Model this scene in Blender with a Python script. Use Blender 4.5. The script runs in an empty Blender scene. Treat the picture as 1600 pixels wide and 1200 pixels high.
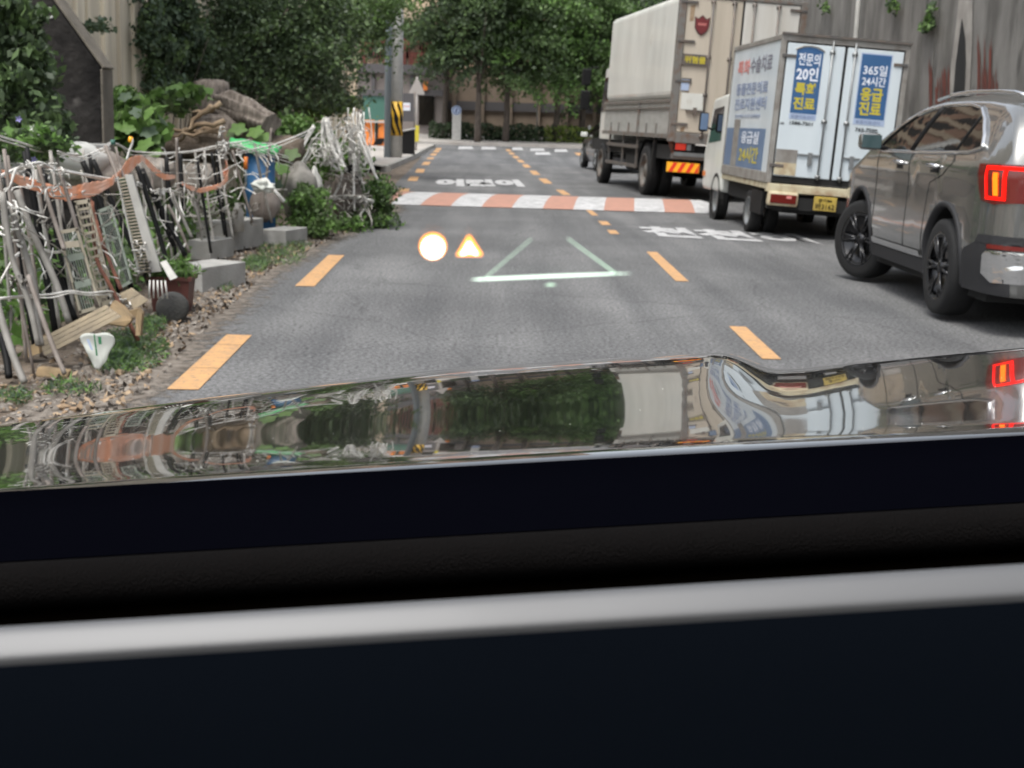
import bpy, math, random
import numpy as np
from mathutils import Vector, Matrix, noise
random.seed(7); RNG = np.random.default_rng(7)
SC = bpy.context.scene; COL = SC.collection
V = Vector
# ------------------------------------------------------------------ camera
F = 2100.0; H = 1.4; PITCH = math.radians(11.07); YAW = math.radians(1.0); ROLL = 0.030
cp, sp, cy, sy = math.cos(PITCH), math.sin(PITCH), math.cos(YAW), math.sin(YAW)
R0 = V((cy, -sy, 0)); FW = V((sy*cp, cy*cp, -sp)); U0 = V((sy*sp, cy*sp, cp))
RT = R0*math.cos(ROLL) + U0*math.sin(ROLL); UP = U0*math.cos(ROLL) - R0*math.sin(ROLL)
CAM = V((0, 0, H))
cd = bpy.data.cameras.new('camera'); co = bpy.data.objects.new('camera', cd); COL.objects.link(co)
m = Matrix.Identity(4)
for i in range(3):
    m[i][0] = RT[i]; m[i][1] = UP[i]; m[i][2] = -FW[i]; m[i][3] = CAM[i]
co.matrix_world = m
cd.sensor_width = 36; cd.lens = F/1600*36; cd.clip_start = 0.02; cd.clip_end = 2000
cd.dof.use_dof = True; cd.dof.focus_distance = 1.9; cd.dof.aperture_fstop = 13
SC.camera = co
# ------------------------------------------------------------------ light
SC.view_settings.view_transform = 'Standard'; SC.view_settings.look = 'None'
SC.view_settings.gamma = 1; SC.view_settings.exposure = 1.32
W = bpy.data.worlds.new('World'); SC.world = W; W.use_nodes = True
nt = W.node_tree; nt.nodes.clear()
SUN_EL, SUN_ROT = math.radians(66), math.radians(212)
sk = nt.nodes.new('ShaderNodeTexSky'); sk.sky_type = 'NISHITA'; sk.sun_disc = False
sk.sun_elevation = SUN_EL; sk.sun_rotation = SUN_ROT; sk.dust_density = 4; sk.air_density = 1; sk.ozone_density = 1
hs = nt.nodes.new('ShaderNodeHueSaturation'); hs.inputs['Saturation'].default_value = 0.34; hs.inputs['Value'].default_value = 1.0
bg = nt.nodes.new('ShaderNodeBackground'); bg.inputs[1].default_value = 0.13
wo = nt.nodes.new('ShaderNodeOutputWorld')
nt.links.new(sk.outputs[0], hs.inputs['Color']); nt.links.new(hs.outputs[0], bg.inputs[0]); nt.links.new(bg.outputs[0], wo.inputs[0])
ld = bpy.data.lights.new('sun', 'SUN'); ld.energy = 0.9; ld.angle = math.radians(18); ld.color = (1, .96, .9)
lo = bpy.data.objects.new('sun', ld); COL.objects.link(lo)
sd = V((math.sin(SUN_ROT)*math.cos(SUN_EL), math.cos(SUN_ROT)*math.cos(SUN_EL), math.sin(SUN_EL)))
lo.rotation_euler = sd.to_track_quat('Z', 'Y').to_euler(); lo.location = (0, 0, 30)
SC.cycles.max_bounces = 8; SC.cycles.transparent_max_bounces = 16; SC.cycles.use_denoising = True
# ------------------------------------------------------------------ projection helpers (to read real positions off the layout)
def smooth(t): t = max(0, min(1, t)); return t*t*(3-2*t)
def gh(x, y): return 0.5*smooth((y-46)/24)
def ray(px, py): return (FW*F + RT*(px-800) + UP*(600-py)).normalized()
def atY(px, py, Y):
    d = ray(px, py); return CAM + d*(Y/d.y)
def G(px, py, dz=0.0):
    d = ray(px, py)
    z = dz; p = CAM
    for k in range(40):
        if d.z > -1e-4: return CAM + d*200
        t = (z-H)/d.z; p = CAM + d*t; z2 = gh(p.x, p.y)+dz
        if abs(z2-z) < 1e-4: break
        z = z*.5+z2*.5
    p = p.copy(); p.z = gh(p.x, p.y)+dz
    return p
# ------------------------------------------------------------------ materials
def mat(name, col, rough=.6, metal=0., col2=None, scale=8., contrast=.5, bump=0., bscale=60., coat=0., emit=None, estr=0., spec=.5, stretch=None, col3=None, s3=40., f3=.5, detail=6, cpos=(.35, .65)):
    m = bpy.data.materials.new(name); m.use_nodes = True; t = m.node_tree; b = t.nodes['Principled BSDF']
    b.inputs['Base Color'].default_value = (*col, 1); b.inputs['Roughness'].default_value = rough
    b.inputs['Metallic'].default_value = metal; b.inputs['Coat Weight'].default_value = coat
    b.inputs['Coat Roughness'].default_value = .03; b.inputs['Specular IOR Level'].default_value = spec
    if emit: b.inputs['Emission Color'].default_value = (*emit, 1); b.inputs['Emission Strength'].default_value = estr
    if col2 or bump:
        tc = t.nodes.new('ShaderNodeTexCoord'); mp = t.nodes.new('ShaderNodeMapping')
        t.links.new(tc.outputs['Object'], mp.inputs[0])
        if stretch: mp.inputs['Scale'].default_value = stretch
    if col2:
        n = t.nodes.new('ShaderNodeTexNoise'); n.inputs['Scale'].default_value = scale; n.inputs['Detail'].default_value = detail
        t.links.new(mp.outputs[0], n.inputs['Vector'])
        r = t.nodes.new('ShaderNodeValToRGB'); r.color_ramp.elements[0].position = cpos[0]; r.color_ramp.elements[1].position = cpos[1]
        r.color_ramp.elements[0].color = (*col, 1); r.color_ramp.elements[1].color = (*col2, 1)
        t.links.new(n.outputs['Fac'], r.inputs[0]); src = r.outputs[0]
        if col3:
            n3 = t.nodes.new('ShaderNodeTexNoise'); n3.inputs['Scale'].default_value = s3; n3.inputs['Detail'].default_value = 4
            t.links.new(mp.outputs[0], n3.inputs['Vector'])
            r3 = t.nodes.new('ShaderNodeValToRGB'); r3.color_ramp.elements[0].position = f3; r3.color_ramp.elements[1].position = min(1, f3+.12)
            t.links.new(n3.outputs['Fac'], r3.inputs[0])
            mx = t.nodes.new('ShaderNodeMix'); mx.data_type = 'RGBA'; mx.inputs[7].default_value = (*col3, 1)
            t.links.new(r3.outputs[0], mx.inputs[0]); t.links.new(src, mx.inputs[6]); src = mx.outputs[2]
        t.links.new(src, b.inputs['Base Color'])
    if bump:
        n2 = t.nodes.new('ShaderNodeTexNoise'); n2.inputs['Scale'].default_value = bscale; n2.inputs['Detail'].default_value = 4
        t.links.new(mp.outputs[0], n2.inputs['Vector'])
        bp = t.nodes.new('ShaderNodeBump'); bp.inputs['Strength'].default_value = bump; bp.inputs['Distance'].default_value = .02
        t.links.new(n2.outputs['Fac'], bp.inputs['Height']); t.links.new(bp.outputs[0], b.inputs['Normal'])
    return m
def leafmat(name, col, col2):
    m = bpy.data.materials.new(name); m.use_nodes = True; t = m.node_tree; b = t.nodes['Principled BSDF']
    b.inputs['Roughness'].default_value = .5; b.inputs['Specular IOR Level'].default_value = .35
    tc = t.nodes.new('ShaderNodeTexCoord'); n = t.nodes.new('ShaderNodeTexNoise'); n.inputs['Scale'].default_value = 2.5; n.inputs['Detail'].default_value = 8
    n.inputs['Roughness'].default_value = .8
    t.links.new(tc.outputs['Object'], n.inputs['Vector'])
    r = t.nodes.new('ShaderNodeValToRGB'); r.color_ramp.elements[0].position = .4; r.color_ramp.elements[1].position = .62
    r.color_ramp.elements[0].color = (*col, 1); r.color_ramp.elements[1].color = (*col2, 1)
    t.links.new(n.outputs['Fac'], r.inputs[0]); t.links.new(r.outputs[0], b.inputs['Base Color'])
    tr = t.nodes.new('ShaderNodeBsdfTranslucent'); t.links.new(r.outputs[0], tr.inputs[0])
    mx = t.nodes.new('ShaderNodeMixShader'); mx.inputs[0].default_value = .3
    t.links.new(b.outputs[0], mx.inputs[1]); t.links.new(tr.outputs[0], mx.inputs[2])
    t.links.new(mx.outputs[0], t.nodes['Material Output'].inputs[0])
    return m
def emis(name, col, s):
    m = bpy.data.materials.new(name); m.use_nodes = True; t = m.node_tree; t.nodes.clear()
    e = t.nodes.new('ShaderNodeEmission'); e.inputs[0].default_value = (*col, 1); e.inputs[1].default_value = s
    o = t.nodes.new('ShaderNodeOutputMaterial'); t.links.new(e.outputs[0], o.inputs[0]); return m
def glassmat(name, tint=(1, 1, 1), refl=1.0):
    m = bpy.data.materials.new(name); m.use_nodes = True; t = m.node_tree; t.nodes.clear()
    a = t.nodes.new('ShaderNodeBsdfTransparent'); a.inputs[0].default_value = (*tint, 1)
    g = t.nodes.new('ShaderNodeBsdfGlossy'); g.inputs['Roughness'].default_value = .02
    fr = t.nodes.new('ShaderNodeFresnel'); fr.inputs[0].default_value = 1.45
    mu = t.nodes.new('ShaderNodeMath'); mu.operation = 'MULTIPLY'; mu.inputs[1].default_value = refl
    x = t.nodes.new('ShaderNodeMixShader'); o = t.nodes.new('ShaderNodeOutputMaterial')
    t.links.new(fr.outputs[0], mu.inputs[0]); t.links.new(mu.outputs[0], x.inputs[0]); t.links.new(a.outputs[0], x.inputs[1]); t.links.new(g.outputs[0], x.inputs[2]); t.links.new(x.outputs[0], o.inputs[0])
    return m
M = {}
def asphalt():
    m = mat('asphalt', (.082, .083, .086), .82, col2=(.118, .119, .122), scale=.55, detail=10, bump=.35, bscale=90, spec=.35)
    t = m.node_tree; b = t.nodes['Principled BSDF']; tc = t.nodes.new('ShaderNodeTexCoord')
    src = b.inputs['Base Color'].links[0].from_socket
    n = t.nodes.new('ShaderNodeTexNoise'); n.inputs['Scale'].default_value = 38; n.inputs['Detail'].default_value = 5; n.inputs['Roughness'].default_value = .75
    r = t.nodes.new('ShaderNodeValToRGB'); r.color_ramp.elements[0].position = .36; r.color_ramp.elements[1].position = .64
    r.color_ramp.elements[0].color = (.35, .35, .35, 1); r.color_ramp.elements[1].color = (1.9, 1.9, 1.9, 1)
    t.links.new(tc.outputs['Object'], n.inputs['Vector']); t.links.new(n.outputs['Fac'], r.inputs[0])
    mx = t.nodes.new('ShaderNodeMix'); mx.data_type = 'RGBA'; mx.blend_type = 'MULTIPLY'; mx.inputs[0].default_value = 1
    t.links.new(src, mx.inputs[6]); t.links.new(r.outputs[0], mx.inputs[7])
    # long worn streaks along the lanes
    mp = t.nodes.new('ShaderNodeMapping'); mp.inputs['Scale'].default_value = (2.2, .12, 1)
    n2 = t.nodes.new('ShaderNodeTexNoise'); n2.inputs['Scale'].default_value = 1.1; n2.inputs['Detail'].default_value = 6
    t.links.new(tc.outputs['Object'], mp.inputs[0]); t.links.new(mp.outputs[0], n2.inputs['Vector'])
    r2 = t.nodes.new('ShaderNodeValToRGB'); r2.color_ramp.elements[0].position = .35; r2.color_ramp.elements[1].position = .65
    r2.color_ramp.elements[0].color = (.8, .8, .8, 1); r2.color_ramp.elements[1].color = (1.18, 1.17, 1.15, 1)
    t.links.new(n2.outputs['Fac'], r2.inputs[0])
    mx2 = t.nodes.new('ShaderNodeMix'); mx2.data_type = 'RGBA'; mx2.blend_type = 'MULTIPLY'; mx2.inputs[0].default_value = 1
    t.links.new(mx.outputs[2], mx2.inputs[6]); t.links.new(r2.outputs[0], mx2.inputs[7])
    # thin cracks
    vo = t.nodes.new('ShaderNodeTexVoronoi'); vo.feature = 'DISTANCE_TO_EDGE'; vo.inputs['Scale'].default_value = .45
    nd = t.nodes.new('ShaderNodeTexNoise'); nd.inputs['Scale'].default_value = 2.5; nd.inputs['Detail'].default_value = 6
    ad = t.nodes.new('ShaderNodeMix'); ad.data_type = 'RGBA'; ad.inputs[0].default_value = .22
    t.links.new(tc.outputs['Object'], nd.inputs['Vector']); t.links.new(tc.outputs['Object'], ad.inputs[6]); t.links.new(nd.outputs['Color'], ad.inputs[7]); t.links.new(ad.outputs[2], vo.inputs['Vector'])
    r4 = t.nodes.new('ShaderNodeValToRGB'); r4.color_ramp.elements[0].position = 0; r4.color_ramp.elements[1].position = .007
    r4.color_ramp.elements[0].color = (.55, .55, .55, 1); r4.color_ramp.elements[1].color = (1, 1, 1, 1)
    t.links.new(vo.outputs['Distance'], r4.inputs[0])
    mx3 = t.nodes.new('ShaderNodeMix'); mx3.data_type = 'RGBA'; mx3.blend_type = 'MULTIPLY'; mx3.inputs[0].default_value = .55
    t.links.new(mx2.outputs[2], mx3.inputs[6]); t.links.new(r4.outputs[0], mx3.inputs[7])
    t.links.new(mx3.outputs[2], b.inputs['Base Color']); return m
M['asphalt'] = asphalt()
M['dirt'] = mat('dirt', (.075, .055, .040), .95, col2=(.19, .15, .115), scale=3, bump=.9, bscale=30, col3=(.26, .23, .20), s3=28, f3=.58)
M['yellow'] = mat('road_yellow', (.52, .29, .12), .7, col2=(.40, .24, .12), scale=12, bump=.2, bscale=90, col3=(.15, .125, .10), s3=34, f3=.58)
M['rwhite'] = mat('road_white', (.50, .50, .505), .7, col2=(.33, .33, .335), scale=7, col3=(.13, .13, .13), s3=40, f3=.57)
M['rorange'] = mat('road_orange', (.40, .205, .15), .7, col2=(.33, .18, .135), scale=9, col3=(.16, .12, .11), s3=60, f3=.66)
M['pave'] = mat('paving', (.30, .275, .25), .9, col2=(.38, .355, .33), scale=2, bump=.2, bscale=40)
M['kerb'] = mat('kerb_concrete', (.34, .33, .31), .9, col2=(.24, .23, .21), scale=3)
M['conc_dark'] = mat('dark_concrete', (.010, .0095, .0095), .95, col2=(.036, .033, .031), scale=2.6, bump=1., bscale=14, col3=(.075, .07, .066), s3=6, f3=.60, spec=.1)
M['conc_edge'] = mat('edge_concrete', (.10, .088, .070), .93, col2=(.16, .14, .115), scale=3, bump=.5, bscale=20)
M['conc_beige'] = mat('beige_concrete', (.80, .71, .56), .9, col2=(.56, .49, .385), scale=1.2, bump=.2, bscale=20, stretch=(3, 3, .35))
M['conc_wall'] = mat('stained_concrete', (.085, .079, .071), .92, col2=(.205, .195, .18), scale=1.7, bump=.6, bscale=14, stretch=(1.3, 1.3, .42), col3=(.07, .066, .06), s3=2.2, f3=.58, cpos=(.3,.7))
M['conc_light'] = mat('pale_concrete', (.33, .31, .28), .9, col2=(.24, .22, .20), scale=3)
M['block'] = mat('cast_block', (.36, .355, .34), .9, col2=(.27, .265, .25), scale=5, bump=.3, bscale=50)
M['rust'] = mat('rust', (.15, .055, .03), .9, col2=(.09, .035, .025), scale=12, bump=.3)
M['ruststain'] = mat('rust_stain', (.16, .035, .022), .9, col2=(.10, .03, .02), scale=6, stretch=(6, 6, .6))
M['black'] = mat('black_plastic', (.004, .004, .0045), .6, spec=.25)
M['void'] = mat('underbody', (.008, .008, .008), .85)
M['tyre'] = mat('tyre_rubber', (.006, .006, .0065), .8, bump=.2, bscale=60)
M['steel'] = mat('galvanised', (.24, .25, .25), .45, .7, col2=(.30, .31, .32), scale=5)
M['dsteel'] = mat('dark_steel', (.10, .10, .10), .5, .3, col2=(.16, .13, .11), scale=6)
M['twhite'] = mat('truck_white', (.68, .69, .65), .35, col2=(.57, .575, .54), scale=1.6, stretch=(1, 1, .4), coat=.2, col3=(.45, .42, .36), s3=3.5, f3=.64)
M['tgrey'] = mat('truck_grey', (.36, .36, .345), .5, col2=(.29, .29, .27), scale=2.5, stretch=(1, 1, 3))
M['tcream'] = mat('door_cream', (.50, .445, .37), .45, col2=(.43, .38, .31), scale=1.4, stretch=(3, 3, .4))
M['tpale'] = mat('door_pale', (.56, .55, .52), .45, col2=(.49, .47, .43), scale=1.4, stretch=(3, 3, .4))
M['tframe'] = mat('truck_frame', (.17, .165, .155), .55, .2, col2=(.15, .09, .06), scale=7, cpos=(.45, .75))
M['bwhite'] = mat('box_white', (.60, .66, .70), .35, col2=(.53, .59, .63), scale=1.6, coat=.25, stretch=(1.5, 1.5, .3), col3=(.42, .42, .40), s3=4, f3=.66)
M['balu'] = mat('box_edging', (.34, .33, .31), .45, .3, col2=(.22, .20, .18), scale=5)
M['bcream'] = mat('bed_cream', (.52, .47, .33), .6, col2=(.28, .17, .09), scale=6, cpos=(.45, .75))
M['blue'] = mat('banner_blue', (.026, .09, .22), .5, col2=(.035, .105, .24), scale=3)
M['blue2'] = mat('banner_slate', (.10, .16, .27), .5, col2=(.13, .19, .29), scale=3)
M['blue3'] = mat('banner_pale', (.36, .44, .60), .5)
M['yel'] = mat('lettering_yellow', (.50, .42, .04), .5)
M['whi'] = mat('lettering_white', (.72, .75, .82), .5)
M['redl'] = mat('lettering_red', (.62, .22, .20), .5)
M['grl'] = mat('lettering_grey', (.20, .20, .24), .5)
M['blu'] = mat('lettering_blue', (.22, .27, .40), .5)
M['shield'] = mat('shield_red', (.15, .022, .025), .5)
M['shield2'] = mat('shield_rim', (.08, .03, .03), .5)
M['taillit'] = mat('tail_lamp', (.35, .03, .02), .2, emit=(1, .04, .01), estr=.12, coat=.5)
M['taildead'] = mat('tail_lens', (.13, .015, .012), .15, coat=.6)
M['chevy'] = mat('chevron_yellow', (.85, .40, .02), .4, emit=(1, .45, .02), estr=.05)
M['chevr'] = mat('chevron_red', (.72, .045, .02), .4)
M['plate'] = mat('plate_yellow', (.50, .36, .06), .6, col2=(.36, .26, .06), scale=8)
M['paint'] = mat('taupe_paint', (.18, .18, .172), .2, .65, coat=1)
M['paint'].node_tree.nodes['Principled BSDF'].inputs['Coat IOR'].default_value = 1.9
M['glassd'] = mat('dark_glass', (.008, .007, .006), .03, spec=.38)
M['chrome'] = mat('chrome', (.78, .78, .78), .12, 1)
M['clad'] = mat('cladding', (.024, .024, .026), .6, spec=.3)
M['rim'] = mat('dark_alloy', (.02, .02, .022), .25, .6, coat=.4)
M['litred'] = emis('lit_red', (1, .010, .006), 1.1)
M['litamb'] = emis('lit_amber', (1, .13, .008), 1.5)
M['pole'] = mat('pole_concrete', (.50, .50, .48), .85, col2=(.40, .40, .38), scale=3)
M['poleg'] = mat('grey_pole', (.20, .235, .26), .5, .2)
M['orange'] = mat('orange_plastic', (.72, .21, .03), .5, col2=(.6, .17, .03), scale=3)
M['green_door'] = mat('green_shutter', (.05, .14, .11), .6)
M['bldg'] = mat('grey_beige_render', (.25, .215, .20), .9, col2=(.20, .175, .165), scale=1)
M['bldg_d'] = mat('slate_trim', (.085, .08, .085), .8)
M['tanwall'] = mat('tan_wall', (.24, .185, .14), .9, col2=(.18, .14, .11), scale=.8)
M['beigeb'] = mat('beige_render', (.46, .37, .27), .9, col2=(.38, .31, .23), scale=.8)
M['redrail'] = mat('red_paint', (.13, .035, .025), .6)
M['sign_back'] = mat('sign_back', (.36, .33, .31), .5, .3)
M['navy'] = mat('navy', (.03, .035, .12), .4)
M['bark'] = mat('bark', (.045, .035, .028), .95, col2=(.10, .08, .065), scale=9, bump=.6, bscale=20, stretch=(2, 2, .4))
M['stump'] = mat('weathered_stump', (.085, .068, .058), .95, col2=(.25, .215, .185), scale=6, bump=1., bscale=14, stretch=(3, 3, .5), col3=(.04, .03, .025), s3=7, f3=.6)
M['root'] = mat('pale_root', (.25, .17, .105), .95, col2=(.36, .27, .18), scale=7, bump=.5)
M['pipe'] = mat('grey_pipe', (.25, .235, .215), .6, col2=(.15, .14, .125), scale=7, col3=(.36, .34, .31), s3=12, f3=.62)
M['pipe2'] = mat('brown_stake', (.17, .14, .12), .7, col2=(.24, .21, .19), scale=9)
M['rope'] = mat('white_rope', (.74, .73, .70), .9, col2=(.52, .50, .47), scale=14)
M['ropeg'] = mat('grey_cord', (.24, .225, .20), .9, col2=(.33, .31, .28), scale=14)
M['tape'] = mat('orange_tape', (.95, .34, .15), .55, col2=(.90, .58, .45), scale=5, bump=.6, bscale=14)
M['slat'] = mat('beige_slat', (.46, .41, .32), .7, col2=(.36, .32, .25), scale=8)
M['white_pl'] = mat('white_plastic', (.48, .47, .44), .5, col2=(.38, .37, .35), scale=6)
M['wire'] = mat('green_wire', (.30, .34, .29), .6)
M['wood'] = mat('old_plank', (.30, .245, .165), .9, col2=(.17, .14, .10), scale=5, bump=.5, bscale=20, stretch=(1, 1, 1))
M['woody'] = mat('ochre_board', (.27, .19, .105), .9, col2=(.16, .12, .07), scale=6)
M['sack'] = mat('white_sack', (.58, .60, .56), .7, col2=(.50, .52, .48), scale=6)
M['greenl'] = mat('green_print', (.03, .16, .07), .6)
M['pot'] = mat('maroon_pot', (.11, .035, .028), .5, col2=(.08, .03, .025), scale=5)
M['stone'] = mat('dark_stone', (.03, .03, .03), .9, col2=(.055, .055, .05), scale=8, bump=.4)
M['rock'] = mat('rock', (.16, .14, .12), .95, col2=(.30, .27, .24), scale=6, bump=.6)
M['bluep'] = mat('blue_plastic', (.025, .11, .25), .5, col2=(.035, .13, .28), scale=4)
M['greenp'] = mat('green_plastic', (.06, .42, .13), .55)
M['greyw'] = mat('dead_stem', (.46, .44, .41), .9, col2=(.28, .26, .235), scale=14)
M['leafd'] = leafmat('leaf_dark', (.034, .054, .028), (.066, .098, .046))
M['leafm'] = leafmat('leaf_mid', (.066, .112, .042), (.118, .178, .066))
M['leafl'] = leafmat('leaf_light', (.095, .19, .042), (.16, .27, .075))
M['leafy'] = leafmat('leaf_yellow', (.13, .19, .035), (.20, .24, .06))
M['leafg'] = leafmat('leaf_greyish', (.07, .11, .07), (.12, .17, .11))
M['petal'] = mat('petal_violet', (.32, .28, .62), .7)
M['petalw'] = mat('petal_white', (.7, .7, .66), .7)
M['hood'] = mat('black_car_paint', (.006, .006, .007), .12, 0, coat=1, spec=.6)
M['hood'].node_tree.nodes['Principled BSDF'].inputs['Coat Roughness'].default_value = .012
M['hood'].node_tree.nodes['Principled BSDF'].inputs['Coat IOR'].default_value = 2.0
M['dash'] = mat('soft_black_dash', (.0011, .0012, .0023), .5, spec=.01)
M['leather'] = mat('grained_leather', (.006, .0055, .0055), .6, bump=.5, bscale=600, spec=.06)
M['brown'] = mat('brown_dash', (.0045, .003, .0016), .8, spec=.01)
M['satin'] = mat('satin_silver', (.118, .120, .126), .5, .45)
M['panel'] = mat('navy_panel', (.0032, .0045, .007), .4, spec=.06)
M['liner'] = mat('roof_liner', (.16, .16, .17), .9)
for k_, v_ in (('dash', 1.02), ('brown', 1.02), ('leather', 1.12), ('panel', 1.05)): M[k_].node_tree.nodes['Principled BSDF'].inputs['IOR'].default_value = v_
M['windscreen'] = glassmat('windscreen', (.97, .98, .97), .10)
M['hud_w'] = emis('hud_white', (1, .93, .80), 3.0)
M['hud_o'] = emis('hud_orange', (1, .33, .05), 1.6)
M['hud_g'] = emis('hud_green', (.60, .82, .64), .62)
# ------------------------------------------------------------------ object helpers
def tag(o, label=None, cat=None, group=None, kind=None):
    if label: o['label'] = label
    if cat: o['category'] = cat
    if group: o['group'] = group
    if kind: o['kind'] = kind
    return o
def empty(name, loc, rot=(0, 0, 0), **k):
    o = bpy.data.objects.new(name, None); COL.objects.link(o); o.location = loc; o.rotation_euler = rot
    o.empty_display_size = .1
    return tag(o, **k)
class MB:
    def __init__(s): s.v = []; s.f = []; s.mi = []; s.cur = 0
    def add(s, vs, fs):
        n = len(s.v); s.v += [tuple(v) for v in vs]; s.f += [tuple(i+n for i in f) for f in fs]; s.mi += [s.cur]*len(fs); return s
    def box(s, x0, x1, y0, y1, z0, z1, mtx=None):
        vs = [V(p) for p in ((x0,y0,z0),(x1,y0,z0),(x1,y1,z0),(x0,y1,z0),(x0,y0,z1),(x1,y0,z1),(x1,y1,z1),(x0,y1,z1))]
        if mtx: vs = [mtx @ v for v in vs]
        return s.add(vs, [(0,3,2,1),(4,5,6,7),(0,1,5,4),(1,2,6,5),(2,3,7,6),(3,0,4,7)])
    def tube(s, pts, r, n=8, r2=None, cap=True):
        pts = [V(p) for p in pts]; k = len(pts); base = len(s.v); up = None; vs = []
        for i, p in enumerate(pts):
            d = (pts[min(i+1, k-1)]-pts[max(i-1, 0)])
            if d.length < 1e-9: d = V((0, 0, 1))
            d.normalize()
            if up is None: up = d.orthogonal().normalized()
            up = (up - d*up.dot(d)); up = up.normalized() if up.length > 1e-6 else d.orthogonal().normalized()
            b = d.cross(up); rr = r if r2 is None else r+(r2-r)*i/(k-1)
            if isinstance(r, (list, tuple)): rr = r[i]
            for j in range(n):
                a = 2*math.pi*j/n; vs.append(p+up*(rr*math.cos(a))+b*(rr*math.sin(a)))
        fs = [(i*n+j, i*n+(j+1) % n, (i+1)*n+(j+1) % n, (i+1)*n+j) for i in range(k-1) for j in range(n)]
        if cap: fs += [tuple(range(n-1, -1, -1)), tuple((k-1)*n+j for j in range(n))]
        return s.add(vs, fs)
    def prism(s, pts, off):
        pts = [V(p) for p in pts]; off = V(off); n = len(pts)
        return s.add(pts+[p+off for p in pts], [tuple(range(n-1, -1, -1)), tuple(range(n, 2*n))]+[(i, (i+1) % n, n+(i+1) % n, n+i) for i in range(n)])
    def poly(s, pts): return s.add(pts, [tuple(range(len(pts)))])
    def grid(s, rows, closed=False):
        n = len(rows[0]); vs = [p for r in rows for p in r]
        fs = [(i*n+j, i*n+j+1, (i+1)*n+j+1, (i+1)*n+j) for i in range(len(rows)-1) for j in range(n-1)]
        if closed: fs += [(i*n+n-1, i*n, (i+1)*n, (i+1)*n+n-1) for i in range(len(rows)-1)]
        return s.add(vs, fs)
    def lathe(s, prof, c, axis='z', n=24):
        rows = []
        for r, h in prof:
            row = []
            for j in range(n):
                a = 2*math.pi*j/n; x, y = r*math.cos(a), r*math.sin(a)
                row.append(V(c)+(V((x, y, h)) if axis == 'z' else V((h, x, y)) if axis == 'x' else V((x, h, y))))
            rows.append(row)
        return s.grid(rows, True)
    def build(s, name, mt, parent=None, smooth=False, bevel=0, seg=2, origin=None, sub=False, **k):
        me = bpy.data.meshes.new(name)
        vs = s.v
        if sub: o0 = V(origin); vs = [tuple(V(v)-o0) for v in vs]
        me.from_pydata(vs, [], s.f)
        for x in (mt if isinstance(mt, (list, tuple)) else [mt]): me.materials.append(M[x] if isinstance(x, str) else x)
        me.polygons.foreach_set('material_index', s.mi)
        if smooth: me.polygons.foreach_set('use_smooth', [True]*len(me.polygons))
        me.update()
        o = bpy.data.objects.new(name, me); COL.objects.link(o)
        if origin is not None: o.location = origin
        if parent: o.parent = parent
        if bevel:
            b = o.modifiers.new('b', 'BEVEL'); b.width = bevel; b.segments = seg; b.limit_method = 'ANGLE'; b.angle_limit = .6
        if smooth == 'auto': pass
        return tag(o, **k)
def copytree(o, loc, parent=None):
    c = o.copy(); COL.objects.link(c)
    if loc is not None: c.location = loc
    c.parent = parent
    for ch in o.children: copytree(ch, None, c)
    return c
def txt(s, w, h, org, ux, uy, mt, parent, name='lettering', bold=.015, depth=.002, **k):
    c = bpy.data.curves.new('t', 'FONT'); c.body = s; c.offset = bold; c.extrude = .01; c.resolution_u = 2; c.space_line = .85; c.align_x = 'CENTER'
    o = bpy.data.objects.new('t', c); COL.objects.link(o); bpy.context.view_layer.update()
    me = bpy.data.meshes.new_from_object(o.evaluated_get(bpy.context.evaluated_depsgraph_get()))
    bpy.data.objects.remove(o); bpy.data.curves.remove(c); me.name = name
    co_ = np.array([tuple(v.co) for v in me.vertices]); lo_, hi = co_.min(0), co_.max(0)
    ux = V(ux).normalized(); uy = V(uy).normalized(); un = ux.cross(uy); org = V(org)
    for v, q in zip(me.vertices, co_):
        v.co = org+ux*((q[0]-lo_[0])/(hi[0]-lo_[0])*w)+uy*((q[1]-lo_[1])/(hi[1]-lo_[1])*h)+un*((q[2]-lo_[2])/max(1e-6, hi[2]-lo_[2])*depth)
    me.materials.clear(); me.materials.append(M[mt]); me.update()
    ob = bpy.data.objects.new(name, me); COL.objects.link(ob)
    if parent: ob.parent = parent
    return tag(ob, **k)
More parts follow.
